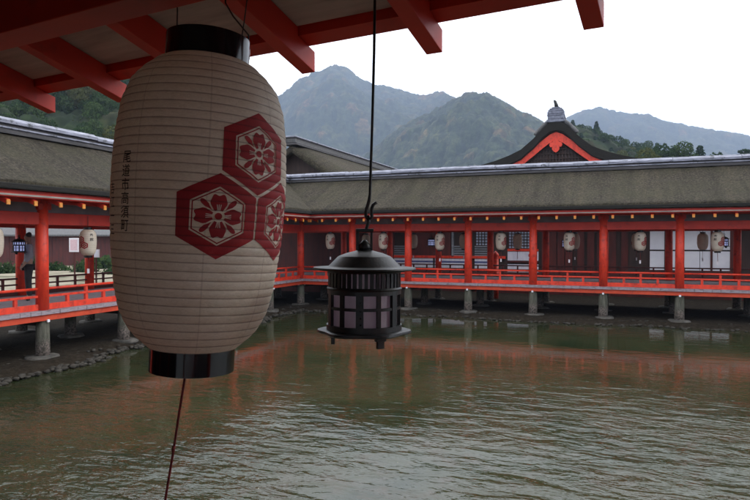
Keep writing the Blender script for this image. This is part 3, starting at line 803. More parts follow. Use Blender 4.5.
for b in bays:
    if b < -11.4: continue
    o = FR if firstR else copy_tree(FR); firstR = False
    o.location = (b+random.uniform(-.04, .04), 21.45, 1.6-.06+random.uniform(-.015, .015)); o.rotation_euler = (0, 0, TH(10)+random.uniform(-.25, .25))
    if b in vis: lb = 'white paper lantern, %s from the right along the front of the far corridor' % ordn[vis.index(b)]
    else: lb = 'white paper lantern with red crest in the far corridor beyond the right edge'
    tag(o, lb, 'lantern', 'white lanterns along the front of the far corridor')
for k, b in enumerate([b for b in bays if -11.4 < b < 6]):
    o = copy_tree(FR); o.location = (b, 25.15, 1.54); o.rotation_euler = (0, 0, TH(200)+random.uniform(-.3, .3))
    tag(o, 'shaded paper lantern in the back row of the far corridor, %s from the left' % ordn[k], 'lantern', 'shaded lanterns along the back of the far corridor')
firstL = True
lb_ = {8.34: 'white paper lantern cut by the left edge of the picture, in the left corridor', 10.66: 'white lantern with two dark letters, in the left corridor beside the near column'}
for k in range(-4, 5):
    y = 8.34+2.32*k
    o = FL_ if firstL else copy_tree(FL_); firstL = False
    o.location = (-11.42, y, 1.54); o.rotation_euler = (0, 0, TH(42)+random.uniform(-.1, .1))
    tag(o, lb_.get(round(y, 2), 'white paper lantern %s of the left corridor, hidden behind the big lantern' % ordn[k+4] if k > 1 else 'white paper lantern of the left corridor, %s from its near end' % ordn[k+4]), 'lantern', 'white lanterns along the left corridor')

# iron hanging lanterns
def iron_lantern(sc=1.0, detail=True):
    """origin at the top of the rod eye; dims in metres for the near one"""
    root = empty('iron_lantern'); n = 72 if detail else 20
    def L(prof, name, mat=IRON, parent=root, caps=True, seg=n):
        return MB().lathe(prof, seg, caps=caps).build(name, mat, parent, True)
    e = lambda o: (o.modifiers.new('e', 'EDGE_SPLIT'), o)[1]
    r = e(L([(.122, -.003), (.125, 0), (.1235, .003), (.104, .0042), (.0900, .0052), (.0882, .0058), (.0865, .0075), (.0655, .0300), (.0635, .0315), (.0615, .0325), (.0440, .0400), (.0250, .0450), (.016, .0480), (.012, .052)], 'roof'))
    fin = MB().lathe([(.013, .048), (.016, .054), (.014, .062), (.008, .069), (.004, .074)], 16)
    fin.build('knob', IRON, r, True)
    fr = MB(); fr.box(-.0195, -.0135, -.006, .006, .044, .094); fr.box(.0135, .0195, -.006, .006, .044, .094); fr.box(-.0215, .0215, -.007, .007, .0945, .103)
    fr.build('hanging_frame', IRON, r, bevel=.0015)
    # slatted band
    m = MB(); m.lathe([(.0885, -.004), (.0905, -.007), (.0885, -.010), (.084, -.010), (.084, -.004)], n, caps=False)
    m.lathe([(.0885, -.046), (.0915, -.050), (.0885, -.056), (.083, -.056), (.083, -.046)], n, caps=False)
    ns = 40 if detail else 16
    for i in range(ns):
        a = 2*PI*(i+.3)/ns; Mr = Matrix.Rotation(a, 4, 'Z'); w_ = .0040 if detail else .006
        m.box(.0835, .0880, -w_, w_, -.048, -.008, Mr)
    m.build('slatted_band', IRON, root)
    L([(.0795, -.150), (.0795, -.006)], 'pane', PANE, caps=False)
    # window frame
    m = MB()
    for z0, z1, w_ in ((-.064, -.053, .0895), (-.102, -.095, .0885), (-.156, -.143, .0915)):
        m.lathe([(.082, z0), (w_, z0), (w_, z1), (.082, z1), (.082, z0)], n, caps=False)
    for i in range(12):
        a = TH(-90-7)+i*TH(30); Mr = Matrix.Rotation(a, 4, 'Z'); w_ = .0085 if i % 2 == 0 else .0048
        m.box(.082, .0895 if i % 2 == 0 else .0882, -w_, w_, -.145, -.055, Mr)
    m.build('window_frame', IRON, root)
    if detail:
        m = MB()
        for z in (-.066, -.082, -.104, -.120, -.136): m.tube([(.0905*math.sin(TH(-5)), -.0905*math.cos(TH(-5)), z), (.0905*math.sin(TH(-5)), -.0905*math.cos(TH(-5)), z+.004)], .0022, 8)
        m.build('hinge', LACQ, root)
    # base plate with lobed hexagonal outline
    m = MB(); k = 96 if detail else 24; o = []
    for z, g in ((-.166, .97), (-.163, 1.0), (-.158, .99), (-.156, .93)):
        for i in range(k):
            a = 2*PI*i/k; rr_ = .109+.006*math.cos(6*a+TH(20)); o.append((rr_*g*math.cos(a), rr_*g*math.sin(a), z))
    m.add(o, [(j*k+i, j*k+(i+1) % k, (j+1)*k+(i+1) % k, (j+1)*k+i) for j in range(3) for i in range(k)]+[tuple(range(k))[::-1], tuple(3*k+i for i in range(k))])
    m.build('base_plate', IRON, root)
    for i in range(3):
        a = TH(-90+30)+i*TH(120); Mr = Matrix.Rotation(a, 4, 'Z')
        mm = MB().box(.070, .082, -.013, .013, -.178, -.166, Mr); mm.box(.071, .080, -.009, .009, -.196, -.178, Mr); mm.build('leg', IRON, root, bevel=.001)
    return root
S64 = TH(6.4)
nrm = Vector((math.sin(S64), math.cos(S64), 0)); tan_ = Vector((math.cos(S64), -math.sin(S64), 0))
def near(b, a, z): p = tan_*b+nrm*a; return Vector((p.x, p.y, z))
il = iron_lantern()
fI = 1.47; ip = W((364.5-375)/605, fI)
zI = EYE-(268.5-240)/605*fI
il.scale = (1, 1, .94); il.location = (ip.x, ip.y, zI); dd = Vector((-ip.x, -ip.y)); il.rotation_euler = (0, TH(.4), math.atan2(dd.y, dd.x)+PI/2)
tag(il, 'black iron hanging lantern with slatted band and pale panes, on a long rod', 'lantern')
m = MB(); ipx = fI/605
def P(x, y): return ((x-364.5)*ipx, 0, (268.5-y)*ipx)
m.tube([P(373.2, -46), P(372.6, 40), P(371.2, 120), P(369.4, 190), P(368.6, 196), P(367, 202), P(365.3, 207), P(365.6, 213), P(368, 217), P(371.4, 214), P(371.2, 206), P(372.4, 201), P(376, 198)], [.0034]*4+[.0042]*9, 8)
m.tube([P(367.5, 212), P(368.3, 219), P(366.5, 225), P(364.8, 229)], .0042, 8)
m.build('rod_and_hook', IRON, il, True)
GLOWP, _t, _o = nt('glowing_pane'); _e = N(_t, 'ShaderNodeEmission'); _e.inputs['Color'].default_value = (.50, .56, 1, 1); _e.inputs['Strength'].default_value = .5  # panes given a weak bluish glow for daylight behind them; no lamp inside
_t.links.new(_e.outputs[0], _o.inputs[0]); PANE = GLOWP
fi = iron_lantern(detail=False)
MB().tube([(0, 0, .10), (0, 0, .22)], .003, 5).build('hanging_rod', IRON, fi, True)
ff = True
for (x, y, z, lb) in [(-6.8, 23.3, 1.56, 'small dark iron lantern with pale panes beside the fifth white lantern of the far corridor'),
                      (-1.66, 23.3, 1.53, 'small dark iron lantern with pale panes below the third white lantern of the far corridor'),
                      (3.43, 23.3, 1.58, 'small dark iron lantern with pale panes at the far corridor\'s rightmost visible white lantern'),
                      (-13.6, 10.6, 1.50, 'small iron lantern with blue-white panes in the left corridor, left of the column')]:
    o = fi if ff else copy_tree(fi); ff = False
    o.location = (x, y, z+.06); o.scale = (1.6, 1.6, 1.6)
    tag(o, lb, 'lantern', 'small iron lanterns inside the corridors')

# ------------------------------------------------------------------ the corridor we stand in
def near_corridor():
    root = empty('covered_corridor', (0, 0, 0), -S64)
    tag(root, 'red eaves with square rafters and pale ceiling planks close overhead', 'shrine corridor')
    aE = 1.68; sl = .268; zE = EYE+.554; x0, x1 = -9.2, 9.0; back = -2.55; ridge_a = -.75
    bot = lambda a: zE+sl*(aE-a)
    hN, hT = .094, .067; aS = 1.585
    k = 0
    r0 = None
    b = -.243-.45*19
    while b < x1-.2:
        if r0 is None:
            m = MB(); w_ = .0255
            side = [(aE, bot(aE)), (ridge_a, bot(ridge_a)), (ridge_a, bot(ridge_a)+hN), (aS, bot(aS)+hN), (aS, bot(aS)+hT), (aE, bot(aE)+hT)]
            m.prism(side, -w_, w_); r0 = m.build('rafter', REDB, root, bevel=.002); r0.location = (b, 0, 0)
        else:
            o = dup1(r0, root); o.location = (b, 0, 0)
        b += .45
    zK = bot(aS)+hT+.004
    # eave board (sits on the notched rafters)
    dz = .02
    MB().prism([(1.588, bot(1.588)+hT+.0015), (1.648, bot(1.648)+hT+.0015), (1.652, bot(1.648)+hT+.075), (1.588, bot(1.588)+hT+.075)], x0, x1).build('eave_board', REDB, root)
    # ceiling planks lie on the rafters
    m = MB(); x = x0; seam = 0
    for i in range(11):
        a1 = 1.583-i*.215; a0 = a1-.213
        m.prism([(a0, bot(a0)+hN+.002), (a1, bot(a1)+hN+.002), (a1, bot(a1)+hN+.016), (a0, bot(a0)+hN+.016)], x0, x1)
    m.build('ceiling_plank', PLANK, root)
    for i, bb in enumerate(np.arange(-.243-.45*19+.225, x1-.3, .45)):    # cover battens beside the rafters
        if -4 < bb < 3: MB().prism([(ridge_a, bot(ridge_a)+hN-.012), (1.583, bot(1.583)+hN-.012), (1.583, bot(1.583)+hN+.0005), (ridge_a, bot(ridge_a)+hN+.0005)], bb+.165, bb+.195).build('batten', PLANK, root)
    # plate beam on the columns
    MB().box(x0, x1, .975, 1.07, EYE+.5585, bot(1.07)-.002).build('tie_beam', REDB, root, bevel=.003)
    MB().box(x0, x1, back-.05, back+.05, EYE+.5585, EYE+.72).build('tie_beam', REDB, root, bevel=.003)
    # back slope rafters (simple) and roof
    zR = bot(ridge_a)+hN
    MB().prism([(back-.9, zR+.02-(ridge_a-(back-.9))*.268), (ridge_a, zR+.02), (ridge_a, zR+.05), (back-.9, zR+.05-(ridge_a-(back-.9))*.268)], x0, x1).build('back_ceiling', PLANK, root)
    up = [(1.75, bot(1.70)+.27), (1.2, bot(1.2)+.46), (.2, bot(.2)+.62), (ridge_a, zR+.75), (-1.7, bot(.2)+.62), (-2.7, bot(1.2)+.46), (back-.9, bot(1.7)+.20)]
    lo = [(back-.9, zR+.055-(ridge_a-(back-.9))*.268), (ridge_a, zR+.055), (1.58, bot(1.58)+hN+.02), (1.655, bot(1.655)+hT+.08), (1.735, bot(1.735)+.155)]
    MB().prism(up+lo, x0-.3, x1+.3, 50, .006).build('thatch_roof', THATCH, root)
    MB().box(x0-.4, x1+.4, ridge_a-.27, ridge_a+.27, zR+.70, zR+1.02).build('ridge_cap', RIDGE, root, bevel=.01)
    # floor, columns, railing
    m = MB(); x = x0
    while x < x1:
        m.box(x+.003, x+.237, back-.2, 1.25, .0, .08+random.uniform(-.003, .003)); x += .24
    m.build('floor_planks', DEEP, root)
    MB().box(x0, x1, 1.08, 1.2, -.135, -.002).build('floor_beam', ORANGE, root)
    cols = [-2.33+2.78*k for k in range(-2, 5)]
    c0 = MB().lathe([(.13, .085), (.128, 1.0), (.125, EYE+.556)], 32).build('column', RED, root, True); f_ = True
    p0 = MB().lathe([(.15, -1.6), (.14, -.14)], 16).build('pile', PILE, root, True); fp = True
    for a in (1.022, back):
        for c in cols:
            o = c0 if f_ else dup1(c0, root); f_ = False; o.location = (c, a, 0)
            o = p0 if fp else dup1(p0, root); fp = False; o.location = (c, a, 0)
    L = 2.78-.25; r_ = None
    for i in range(len(cols)-1):
        xm = (cols[i]+cols[i+1])/2
        if r_ is None:
            r_ = MB().box(-L/2, L/2, -.035, .035, .085, .215).build('railing', RED, root, bevel=.005)
            MB().box(-L/2, L/2, -.028, .028, .355, .405).build('middle_rail', RED, r_, bevel=.005)
            MB().tube([(-L/2, 0, .545), (L/2, 0, .545)], .03, 10).build('top_rail', RED, r_, True)
            for q in (-.25, 0, .25): MB().box(q*L-.035, q*L+.035, -.03, .03, .216, .354).build('post', RED, r_)
            o = r_
        else: o = copy_tree(r_, root)
        o.location = (xm, 1.022, 0)
    for i in range(len(cols)-1):
        if cols[i] < -1: continue
        o = copy_tree(r_, root); o.location = ((cols[i]+cols[i+1])/2, back, 0)
    MB().box(x0, -.9, back-.16, back-.08, .0, EYE+.9).build('back_light_blocker', DARKRED, root)  # unseen wall, added to keep the beam and lantern's left side dark
    MB().box(x0, x0+.08, back-.16, 1.0, .0, EYE+.55).build('end_light_blocker', DARKRED, root)  # unseen closure of the left end, added to block daylight
near_corridor()

# ------------------------------------------------------------------ hall behind the far corridor
def facade():
    """long low hall whose front is glimpsed through the far corridor"""
    Y = 29.6; root = empty('side_hall', (0, Y, 0)); tag(root, 'low shrine hall with white panels and lattice windows seen through the far corridor', 'building')
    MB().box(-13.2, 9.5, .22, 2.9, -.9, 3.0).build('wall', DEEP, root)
    MB().box(-13.4, 9.7, -.5, .2, -.95, .05).build('veranda', DARKRED, root)
    MB().prism([(-1.0, 2.72), (3.0, 3.95), (3.2, 3.95), (3.2, 4.15), (3.0, 4.15), (-1.0, 2.90)], -13.6, 9.9, 30, .01).build('thatch_roof', THATCH, root)
    def x_(p):
        r = (p-375)/605.; return (r*.93*Y-.368*Y)/(.93+.368*r)
    def z_(y): return 1.6-(y-240)/605.*27.4
    def panel(a, b, y0, y1, mat, name='panel', d=.05, parent=root):
        return MB().box(x_(a), x_(b), -d+.19, .215, z_(y1), z_(y0)).build(name, mat, parent)
    def lattice(a, b, y0, y1, nx, ny):
        p = panel(a, b, y0, y1, LATT, 'lattice_window', .03); m = MB(); X0, X1, Z0, Z1 = x_(a), x_(b), z_(y1), z_(y0)
        for i in range(nx+1): c = X0+(X1-X0)*i/nx; m.box(c-.018, c+.018, .12, .158, Z0, Z1)
        for j in range(ny+1): c = Z0+(Z1-Z0)*j/ny; m.box(X0, X1, .118, .15, c-.018, c+.018)
        m.build('lattice', DEEP, p)
    # white panels at right
    for a, b in ((650, 664.5), (671.5, 677), (683, 700), (700.6, 711), (713, 730.5)):
        panel(a, b, 229, 249.5, WHITE, 'white_panel'); panel(a, b, 251, 269.5, WHITE, 'white_panel')
    panel(730.8, 738, 226, 285, DARKRED, 'post', .09); panel(710.8, 713, 226, 285, DARKRED, 'post', .09); panel(664.6, 671, 226, 285, DEEP, 'post', .09)
    panel(645, 731, 269.8, 274, DARKRED, 'sill', .10)
    # doors of the middle bays
    for a in (541, 549, 557, 565, 577, 587, 597, 609, 621): panel(a, a+7, 229, 276, DARKRED, 'door_leaf', .05)
    lattice(508, 536, 230.5, 249, 9, 6); lattice(475, 490, 230.5, 246, 5, 5)
    panel(507, 538, 249.5, 252, RED, 'rail', .08); panel(507, 538, 252.3, 262, CLOTHW, 'white_dado', .05)
    panel(507, 538, 262.3, 264, DARKRED, 'rail', .08); panel(507, 538, 266, 275, CLOTHW, 'white_dado', .05)
    # grey shuttered windows
    for a, b in ((453, 467), (474, 489), (390, 404)):
        m = MB(); X0, X1 = x_(a), x_(b)
        for j in range(5):
            zt = z_(246.5+j*2.5); m.box(X0, X1, .13, .17, zt-.07, zt)
        m.build('shutter', SHUT, root)
    panel(410, 450, 229, 258, DARKRED, 'board_wall', .06); panel(451, 453, 229, 259, SHUT, 'post', .1); panel(359, 388, 229, 262, DARKRED, 'board_wall', .06)
    # striped cloth along the foot
    for a, b in ((355, 432), (434, 470), (474, 490)):
        panel(a, b, 260.5, 263.3, CLOTHW, 'striped_cloth', .06); panel(a, b, 263.5, 265.2, BLUE, 'striped_cloth', .06); panel(a, b, 265.4, 271, CLOTHW, 'striped_cloth', .06)
    panel(355, 505, 257.5, 260.2, RED, 'rail', .10)
    # left end: green panels and red framing
    for a, b in ((278, 298), (306, 322), (330, 350)):
        panel(a, b, 229.5, 231.8, CLOTHW, 'panel'); panel(a, b, 233.0, 242.5, GREEN, 'green_panel'); panel(a, b, 249.5, 254.5, CLOTHW, 'panel')
    panel(270, 352, 243, 247.5, RED, 'rail', .09); panel(270, 352, 255, 259, RED, 'rail', .09)
    panel(270, 352, 259.5, 263.5, CLOTHW, 'striped_cloth'); panel(270, 352, 263.8, 265, BLUE, 'striped_cloth'); panel(270, 352, 265.3, 270, CLOTHW, 'striped_cloth')
    for a in (284, 300, 318, 336): panel(a, a+2.2, 229, 272, RED, 'post', .11)
facade()
for (x, lb) in ((-4.72, 'short red newel post with onion cap, left one behind the far railing'), (-3.2, 'short red newel post with onion cap, right one behind the far railing')):
    r = empty('newel_post', (x, 25.9, -.9)); tag(r, lb, 'post', 'red newel posts before the hall')
    MB().lathe([(.13, 0), (.13, 1.72)], 14).build('shaft', RED, r, True)
    MB().lathe([(.14, 1.721), (.10, 1.75), (.15, 1.82), (.14, 1.90), (.06, 1.98), (.01, 2.03)], 14).build('cap', RED, r, True)

def gable_hall():
    X0, Y0 = -2.90, 33.0; root = empty('gabled_hall', (X0, Y0, 0)); tag(root, 'tall shrine hall with curved thatched gable and red bargeboards behind the far corridor', 'building')
    s = 31.8/605.
    def z_(y): return 1.6+(240-y)*s
    # outer roof curve measured from the ridge out (half width, height)
    cur = [(0, 121), (6, 122.5), (12, 127), (22, 137.5), (34, 147.5), (46, 153), (60, 157.8), (78, 162.2), (100, 166), (125, 169)]
    def half(drop, sx=1, dx=0): return [((x*sx+dx)*s, z_(y)-drop) for x, y in cur]
    Yb = 10.0
    def roofmesh(top, bot_, y0, y1, name, mat, seg=1):
        m = MB(); n = len(top)
        t = [(-x, z) for x, z in top[::-1]]+top[1:]; b = [(-x, z) for x, z in bot_[::-1]]+bot_[1:]
        poly = t+b[::-1]; o = []
        for k in range(seg+1):
            y = y0+(y1-y0)*k/seg
            for x, z in poly: o.append((x, y, z))
        N_ = len(poly); fs = [(k*N_+i, k*N_+(i+1) % N_, (k+1)*N_+(i+1) % N_, (k+1)*N_+i) for k in range(seg) for i in range(N_)]
        h = len(t)   # end caps as quads between top and bottom
        for base in (0, seg*N_):
            for i in range(h-1): fs.append((base+i, base+i+1, base+N_-2-i, base+N_-1-i))
        m.add(o, fs); return m.build(name, mat, root)
    roofmesh(half(0), half(.46), .25, Yb, 'thatch_roof', THATCH, 12)
    roofmesh(half(.03), half(.50), 0, .25, 'thatch_verge', THEDGE)
    roofmesh(half(.505), half(.56), .12, .5, 'verge_board', DEEP)
    # bargeboards
    def bc(dy0, dy1, xmax, y0, y1, nm, mat):
        pts = [(0, 131.5), (6, 134), (12, 138.5), (22, 146.5), (31, 153.5), (38, 158.5), (44, 162.5), (52, 167)]
        m = MB()
        for sg in (-1, 1):
            o = []
            for x, y in pts:
                for yy in (y+dy0, y+dy1):
                    for d_ in (y0, y1): o.append((sg*x*s, d_, z_(yy)))
            k = len(pts)
            for i in range(k-1):
                a = i*4; b = a+4
                m.add([o[j] for j in (a, a+1, a+2, a+3, b, b+1, b+2, b+3)], [(0, 4, 5, 1), (2, 3, 7, 6), (0, 2, 6, 4), (1, 5, 7, 3)])
        return m.build(nm, mat, root)
    bc(.2, 8.5, 0, .16, .24, 'bargeboard', RED)
    m = MB()   # gegyo pendant: a carved drop with side curls
    g = [(0, 138), (2.2, 139.5), (3.0, 142), (5.6, 142.5), (6.4, 145), (5.0, 147.2), (3.4, 146.8), (3.6, 149.3), (2.0, 151.4), (0, 152.6)]
    pl = [(x*s, z_(y)) for x, y in g]; pl = pl+[(-x, z) for x, z in pl[::-1][1:-1]]
    n = len(pl); m.add([(x, .08, z) for x, z in pl]+[(x, .155, z) for x, z in pl], [tuple(range(n)), tuple(range(n, 2*n))[::-1]]+[(i, (i+1) % n, n+(i+1) % n, n+i) for i in range(n)])
    m.build('pendant', RED, root)
    # dark lattice in the gable and the walls beneath
    tri = [(x*s, z_(y)-.56) for x, y in cur[:8]]; poly = [(-x, z) for x, z in tri[::-1]]+tri[1:]; n = len(poly)
    m = MB(); zb = z_(176)
    m.add([(x, .45, z) for x, z in poly]+[(x, .45, zb) for x, z in poly], [(i, i+1, n+i+1, n+i) for i in range(n-1)]); m.build('gable_wall', DEEP, root)
    m = MB()
    for i in range(-18, 19):
        x = i*.16; zt = float(np.interp(abs(x), [p[0] for p in tri], [p[1] for p in tri])); m.box(x-.03, x+.03, .38, .44, zb, zt-.05)
    for j in range(8):
        z = zb+.2+j*.25; xr = float(np.interp(-z, [-p[1] for p in tri], [p[0] for p in tri])); m.box(-xr, xr, .36, .40, z-.025, z+.025)
    m.build('gable_lattice', DEEP, root)
    MB().box(-4.6, 4.6, .6, Yb-.5, -.9, z_(172)-.5).build('wall', DARKRED, root)
    for x in (-4.6, -2.3, 0, 2.3, 4.6): MB().lathe([(.17, -.9), (.17, z_(172)-.5)], 14, c=(x, .55, 0)).build('column', RED, root, True)
    # ridge with demon-tile block and a bird on top
    MB().box(-.36, .36, .35, Yb+.1, z_(121.5), z_(116)).build('ridge_base', RIDGED, root, bevel=.02)
    MB().box(-.42, .42, .30, Yb+.15, z_(116)+.002, z_(114)).build('ridge_course', RIDGE, root, bevel=.02)
    m = MB(); sx = s
    for (a, b, h0, h1) in ((0, 8.9, 122.5, 119.6), (0, 7.8, 119.5, 116.2), (0, 8.4, 116.1, 114.6), (0, 8.0, 114.5, 111.6), (0, 7.3, 111.55, 110.0), (0, 6.0, 109.95, 108.7), (0, 4.0, 108.65, 107.6)):
        m.box(-b*s, b*s, -.02, .34+.02*(b > 8), z_(h0), z_(h1))
    m.build('ridge_end_block', TILEB, root, bevel=.04)
    for sg in (-1, 1):    # carved side fins running down the verge
        m = MB()
        for k in range(9):
            x = sg*(9.0+k*1.3)*s; yy = float(np.interp(9.0+k*1.3, [c_[0] for c_ in cur], [c_[1] for c_ in cur]))-1.2
            m.lathe([(.02, -.06), (.12, .0), (.10, .12), (.03, .17)], 7, c=(x, .16, z_(yy)))
        m.build('verge_ornament', TILE, root, True)
    m = MB(); m.tube([(.03, .15, z_(107.6)), (.0, .15, z_(104.5)), (-.05, .14, z_(101.6)), (-.10, .1, z_(100.4))], [.11, .085, .07, .03], 8)
    m.build('finial', IRON, root, True)
gable_hall()

def side_roof_hall():
    root = empty('thatched_hall', (-14.3, 25.3, 0)); tag(root, 'large thatched hall roof with pale ridge sloping down beside the big lantern', 'building')
    zr = 6.52; Ln = 15.2; hw_ = 4.4
    up = [(-hw_, 4.0), (-3.3, 4.42), (-2.2, 4.98), (-1.1, 5.66), (0, zr-.28), (1.1, 5.66), (2.2, 4.98), (3.3, 4.42), (hw_, 4.0)]
    m = MB(); o = []; seg = 14
    lo = [(x*.97, z-.32) for x, z in up[::-1]]; poly = up+lo; N_ = len(poly)
    for k in range(seg+1):
        y = Ln*k/seg; e = max(0, 1-y/1.3)**2*.30     # verge rolls down at the near end
        for (x, z) in poly: o.append((x, y, z-e*(1 if abs(x) > .01 else .5)))
    fs = [(k*N_+i, k*N_+(i+1) % N_, (k+1)*N_+(i+1) % N_, (k+1)*N_+i) for k in range(seg) for i in range(N_)]
    for base in (0, seg*N_):
        for i in range(8): fs.append((base+i, base+i+1, base+N_-2-i, base+N_-1-i))
    m.add(o, fs); m.build('thatch_roof', THATCH, root, True)
    MB().box(-.34, .34, -.1, Ln+.1, zr-.42, zr-.30).build('ridge_base', RIDGED, root, bevel=.01)
    for k in range(3): MB().box(-.30+.01*k, .30-.01*k, -.12, Ln+.12, zr-.298+k*.075, zr-.298+k*.075+.068).build('ridge_course', TILE if k < 2 else RIDGED, root, bevel=.01)
    MB().box(-.34, .34, -.18, Ln+.18, zr-.07, zr+.0).build('ridge_cap', RIDGE, root, bevel=.02)
    MB().box(-3.6, 3.6, .6, Ln-.6, -.9, 4.1).build('wall', DARKRED, root)
    pl = [(-3.4, 4.1), (0, 5.9), (3.4, 4.1)]
    MB().add([(x, .6, z) for x, z in pl]+[(x, .7, z) for x, z in pl], [(0, 1, 2), (3, 5, 4), (0, 3, 4, 1), (1, 4, 5, 2)]).build('gable_wall', DEEP, root)
side_roof_hall()

# ------------------------------------------------------------------ beyond the left corridor
def outbuilding():
    c = W(-.50, 60); root = empty('outbuilding', (c.x, c.y, -.93), YAW+TH(6)); tag(root, 'low dark red building with grey roof beyond the sand, seen through the left corridor', 'building')
    MB().box(-12, 14, 0, 5, 0, 2.9).build('wall', DARKRED, root)
    for k in range(14): MB().box(-12+k*2-.08, -12+k*2+.08, -.05, 0, 0, 2.9).build('post', DARKRED, root)
    MB().prism([(-1, 2.9), (2.5, 4.3), (6, 2.9), (6, 3.05), (2.5, 4.5), (-1, 3.05)], -13, 15).build('roof', TILE, root)
outbuilding()
def sign(x, f, y0, y1, wpx, lb, tilt=0, mat=SIGNP, pl=2):
    r = (x-375)/605.; p = W(r, f, -.93); root = empty('sign_board', p, YAW+tilt); s = f/605
    z = lambda y: 1.6-(y-240)*s+.93
    b = MB().box(-wpx*s/2, wpx*s/2, -.02, .02, z(y1), z(y0)).build('board', SIGNW, root, bevel=.004)
    MB().box(-wpx*s*.36, wpx*s*.36, -.024, -.0205, z(y1)+(y1-y0)*s*.12, z(y0)-(y1-y0)*s*.12).build('notice', mat, b)
    for q in ((-.3, .3) if pl == 2 else (0,)): MB().box(q*wpx*s-.025, q*wpx*s+.025, .021, .06, 0, z(y0)-.02).build('post', DARKRED, root)
    tag(root, lb, 'sign')
sign(74, 25, 238, 252, 9.5, 'pinkish white notice board standing beyond the left corridor, left of the lantern', pl=1)
sign(95.5, 21.5, 249.5, 257.5, 8, 'small square white notice just below right of the left corridor lantern', mat=WHITE, pl=1)
sg = [0]
def shrub(rho, f, s, lb):
    rs = np.random.RandomState(sg[0]+50); sg[0] += 1; V = []; F_ = []; T = []
    for _ in range(700):
        d = rs.normal(size=3); d /= np.linalg.norm(d); d[2] = abs(d[2]); p = d*np.array([1.1, 1.1, .8])*(.5+.5*rs.rand())*(1+.3*math.sin(d[0]*5+sg[0]))
        a = rs.normal(size=3)*.09; b = rs.normal(size=3)*.06; o = len(V); V += [tuple(p-a), tuple(p-b), tuple(p+a), tuple(p+b)]; F_.append((o, o+1, o+2, o+3)); T += [rs.rand()]*4
    me = bpy.data.meshes.new('shrub'); me.from_pydata(V, [], F_); me.attributes.new('tint', 'FLOAT', 'POINT').data.foreach_set('value', T); me.materials.append(LEAF[0])
    ob = bpy.data.objects.new('shrub', me); COL.objects.link(ob); ob.location = W(rho, f, -.93); ob.scale = (s, s, s); tag(ob, lb, 'shrub', 'shrubs on the sand beyond the left corridor')
for rho, f, s, lb in ((-.61, 46, .9, 'low shrub at the left edge beyond the left corridor'), (-.565, 52, 1.1, 'round shrub behind the red column of the left corridor'), (-.525, 50, .8, 'small shrub left of the pinkish notice board'),
                      (-.48, 48, .9, 'shrub just right of the pinkish notice board'), (-.455, 54, 1.3, 'larger shrub behind the small square notice'), (-.43, 45, .7, 'small shrub beside the big lantern edge, on the sand')):
    shrub(rho, f, s, lb)

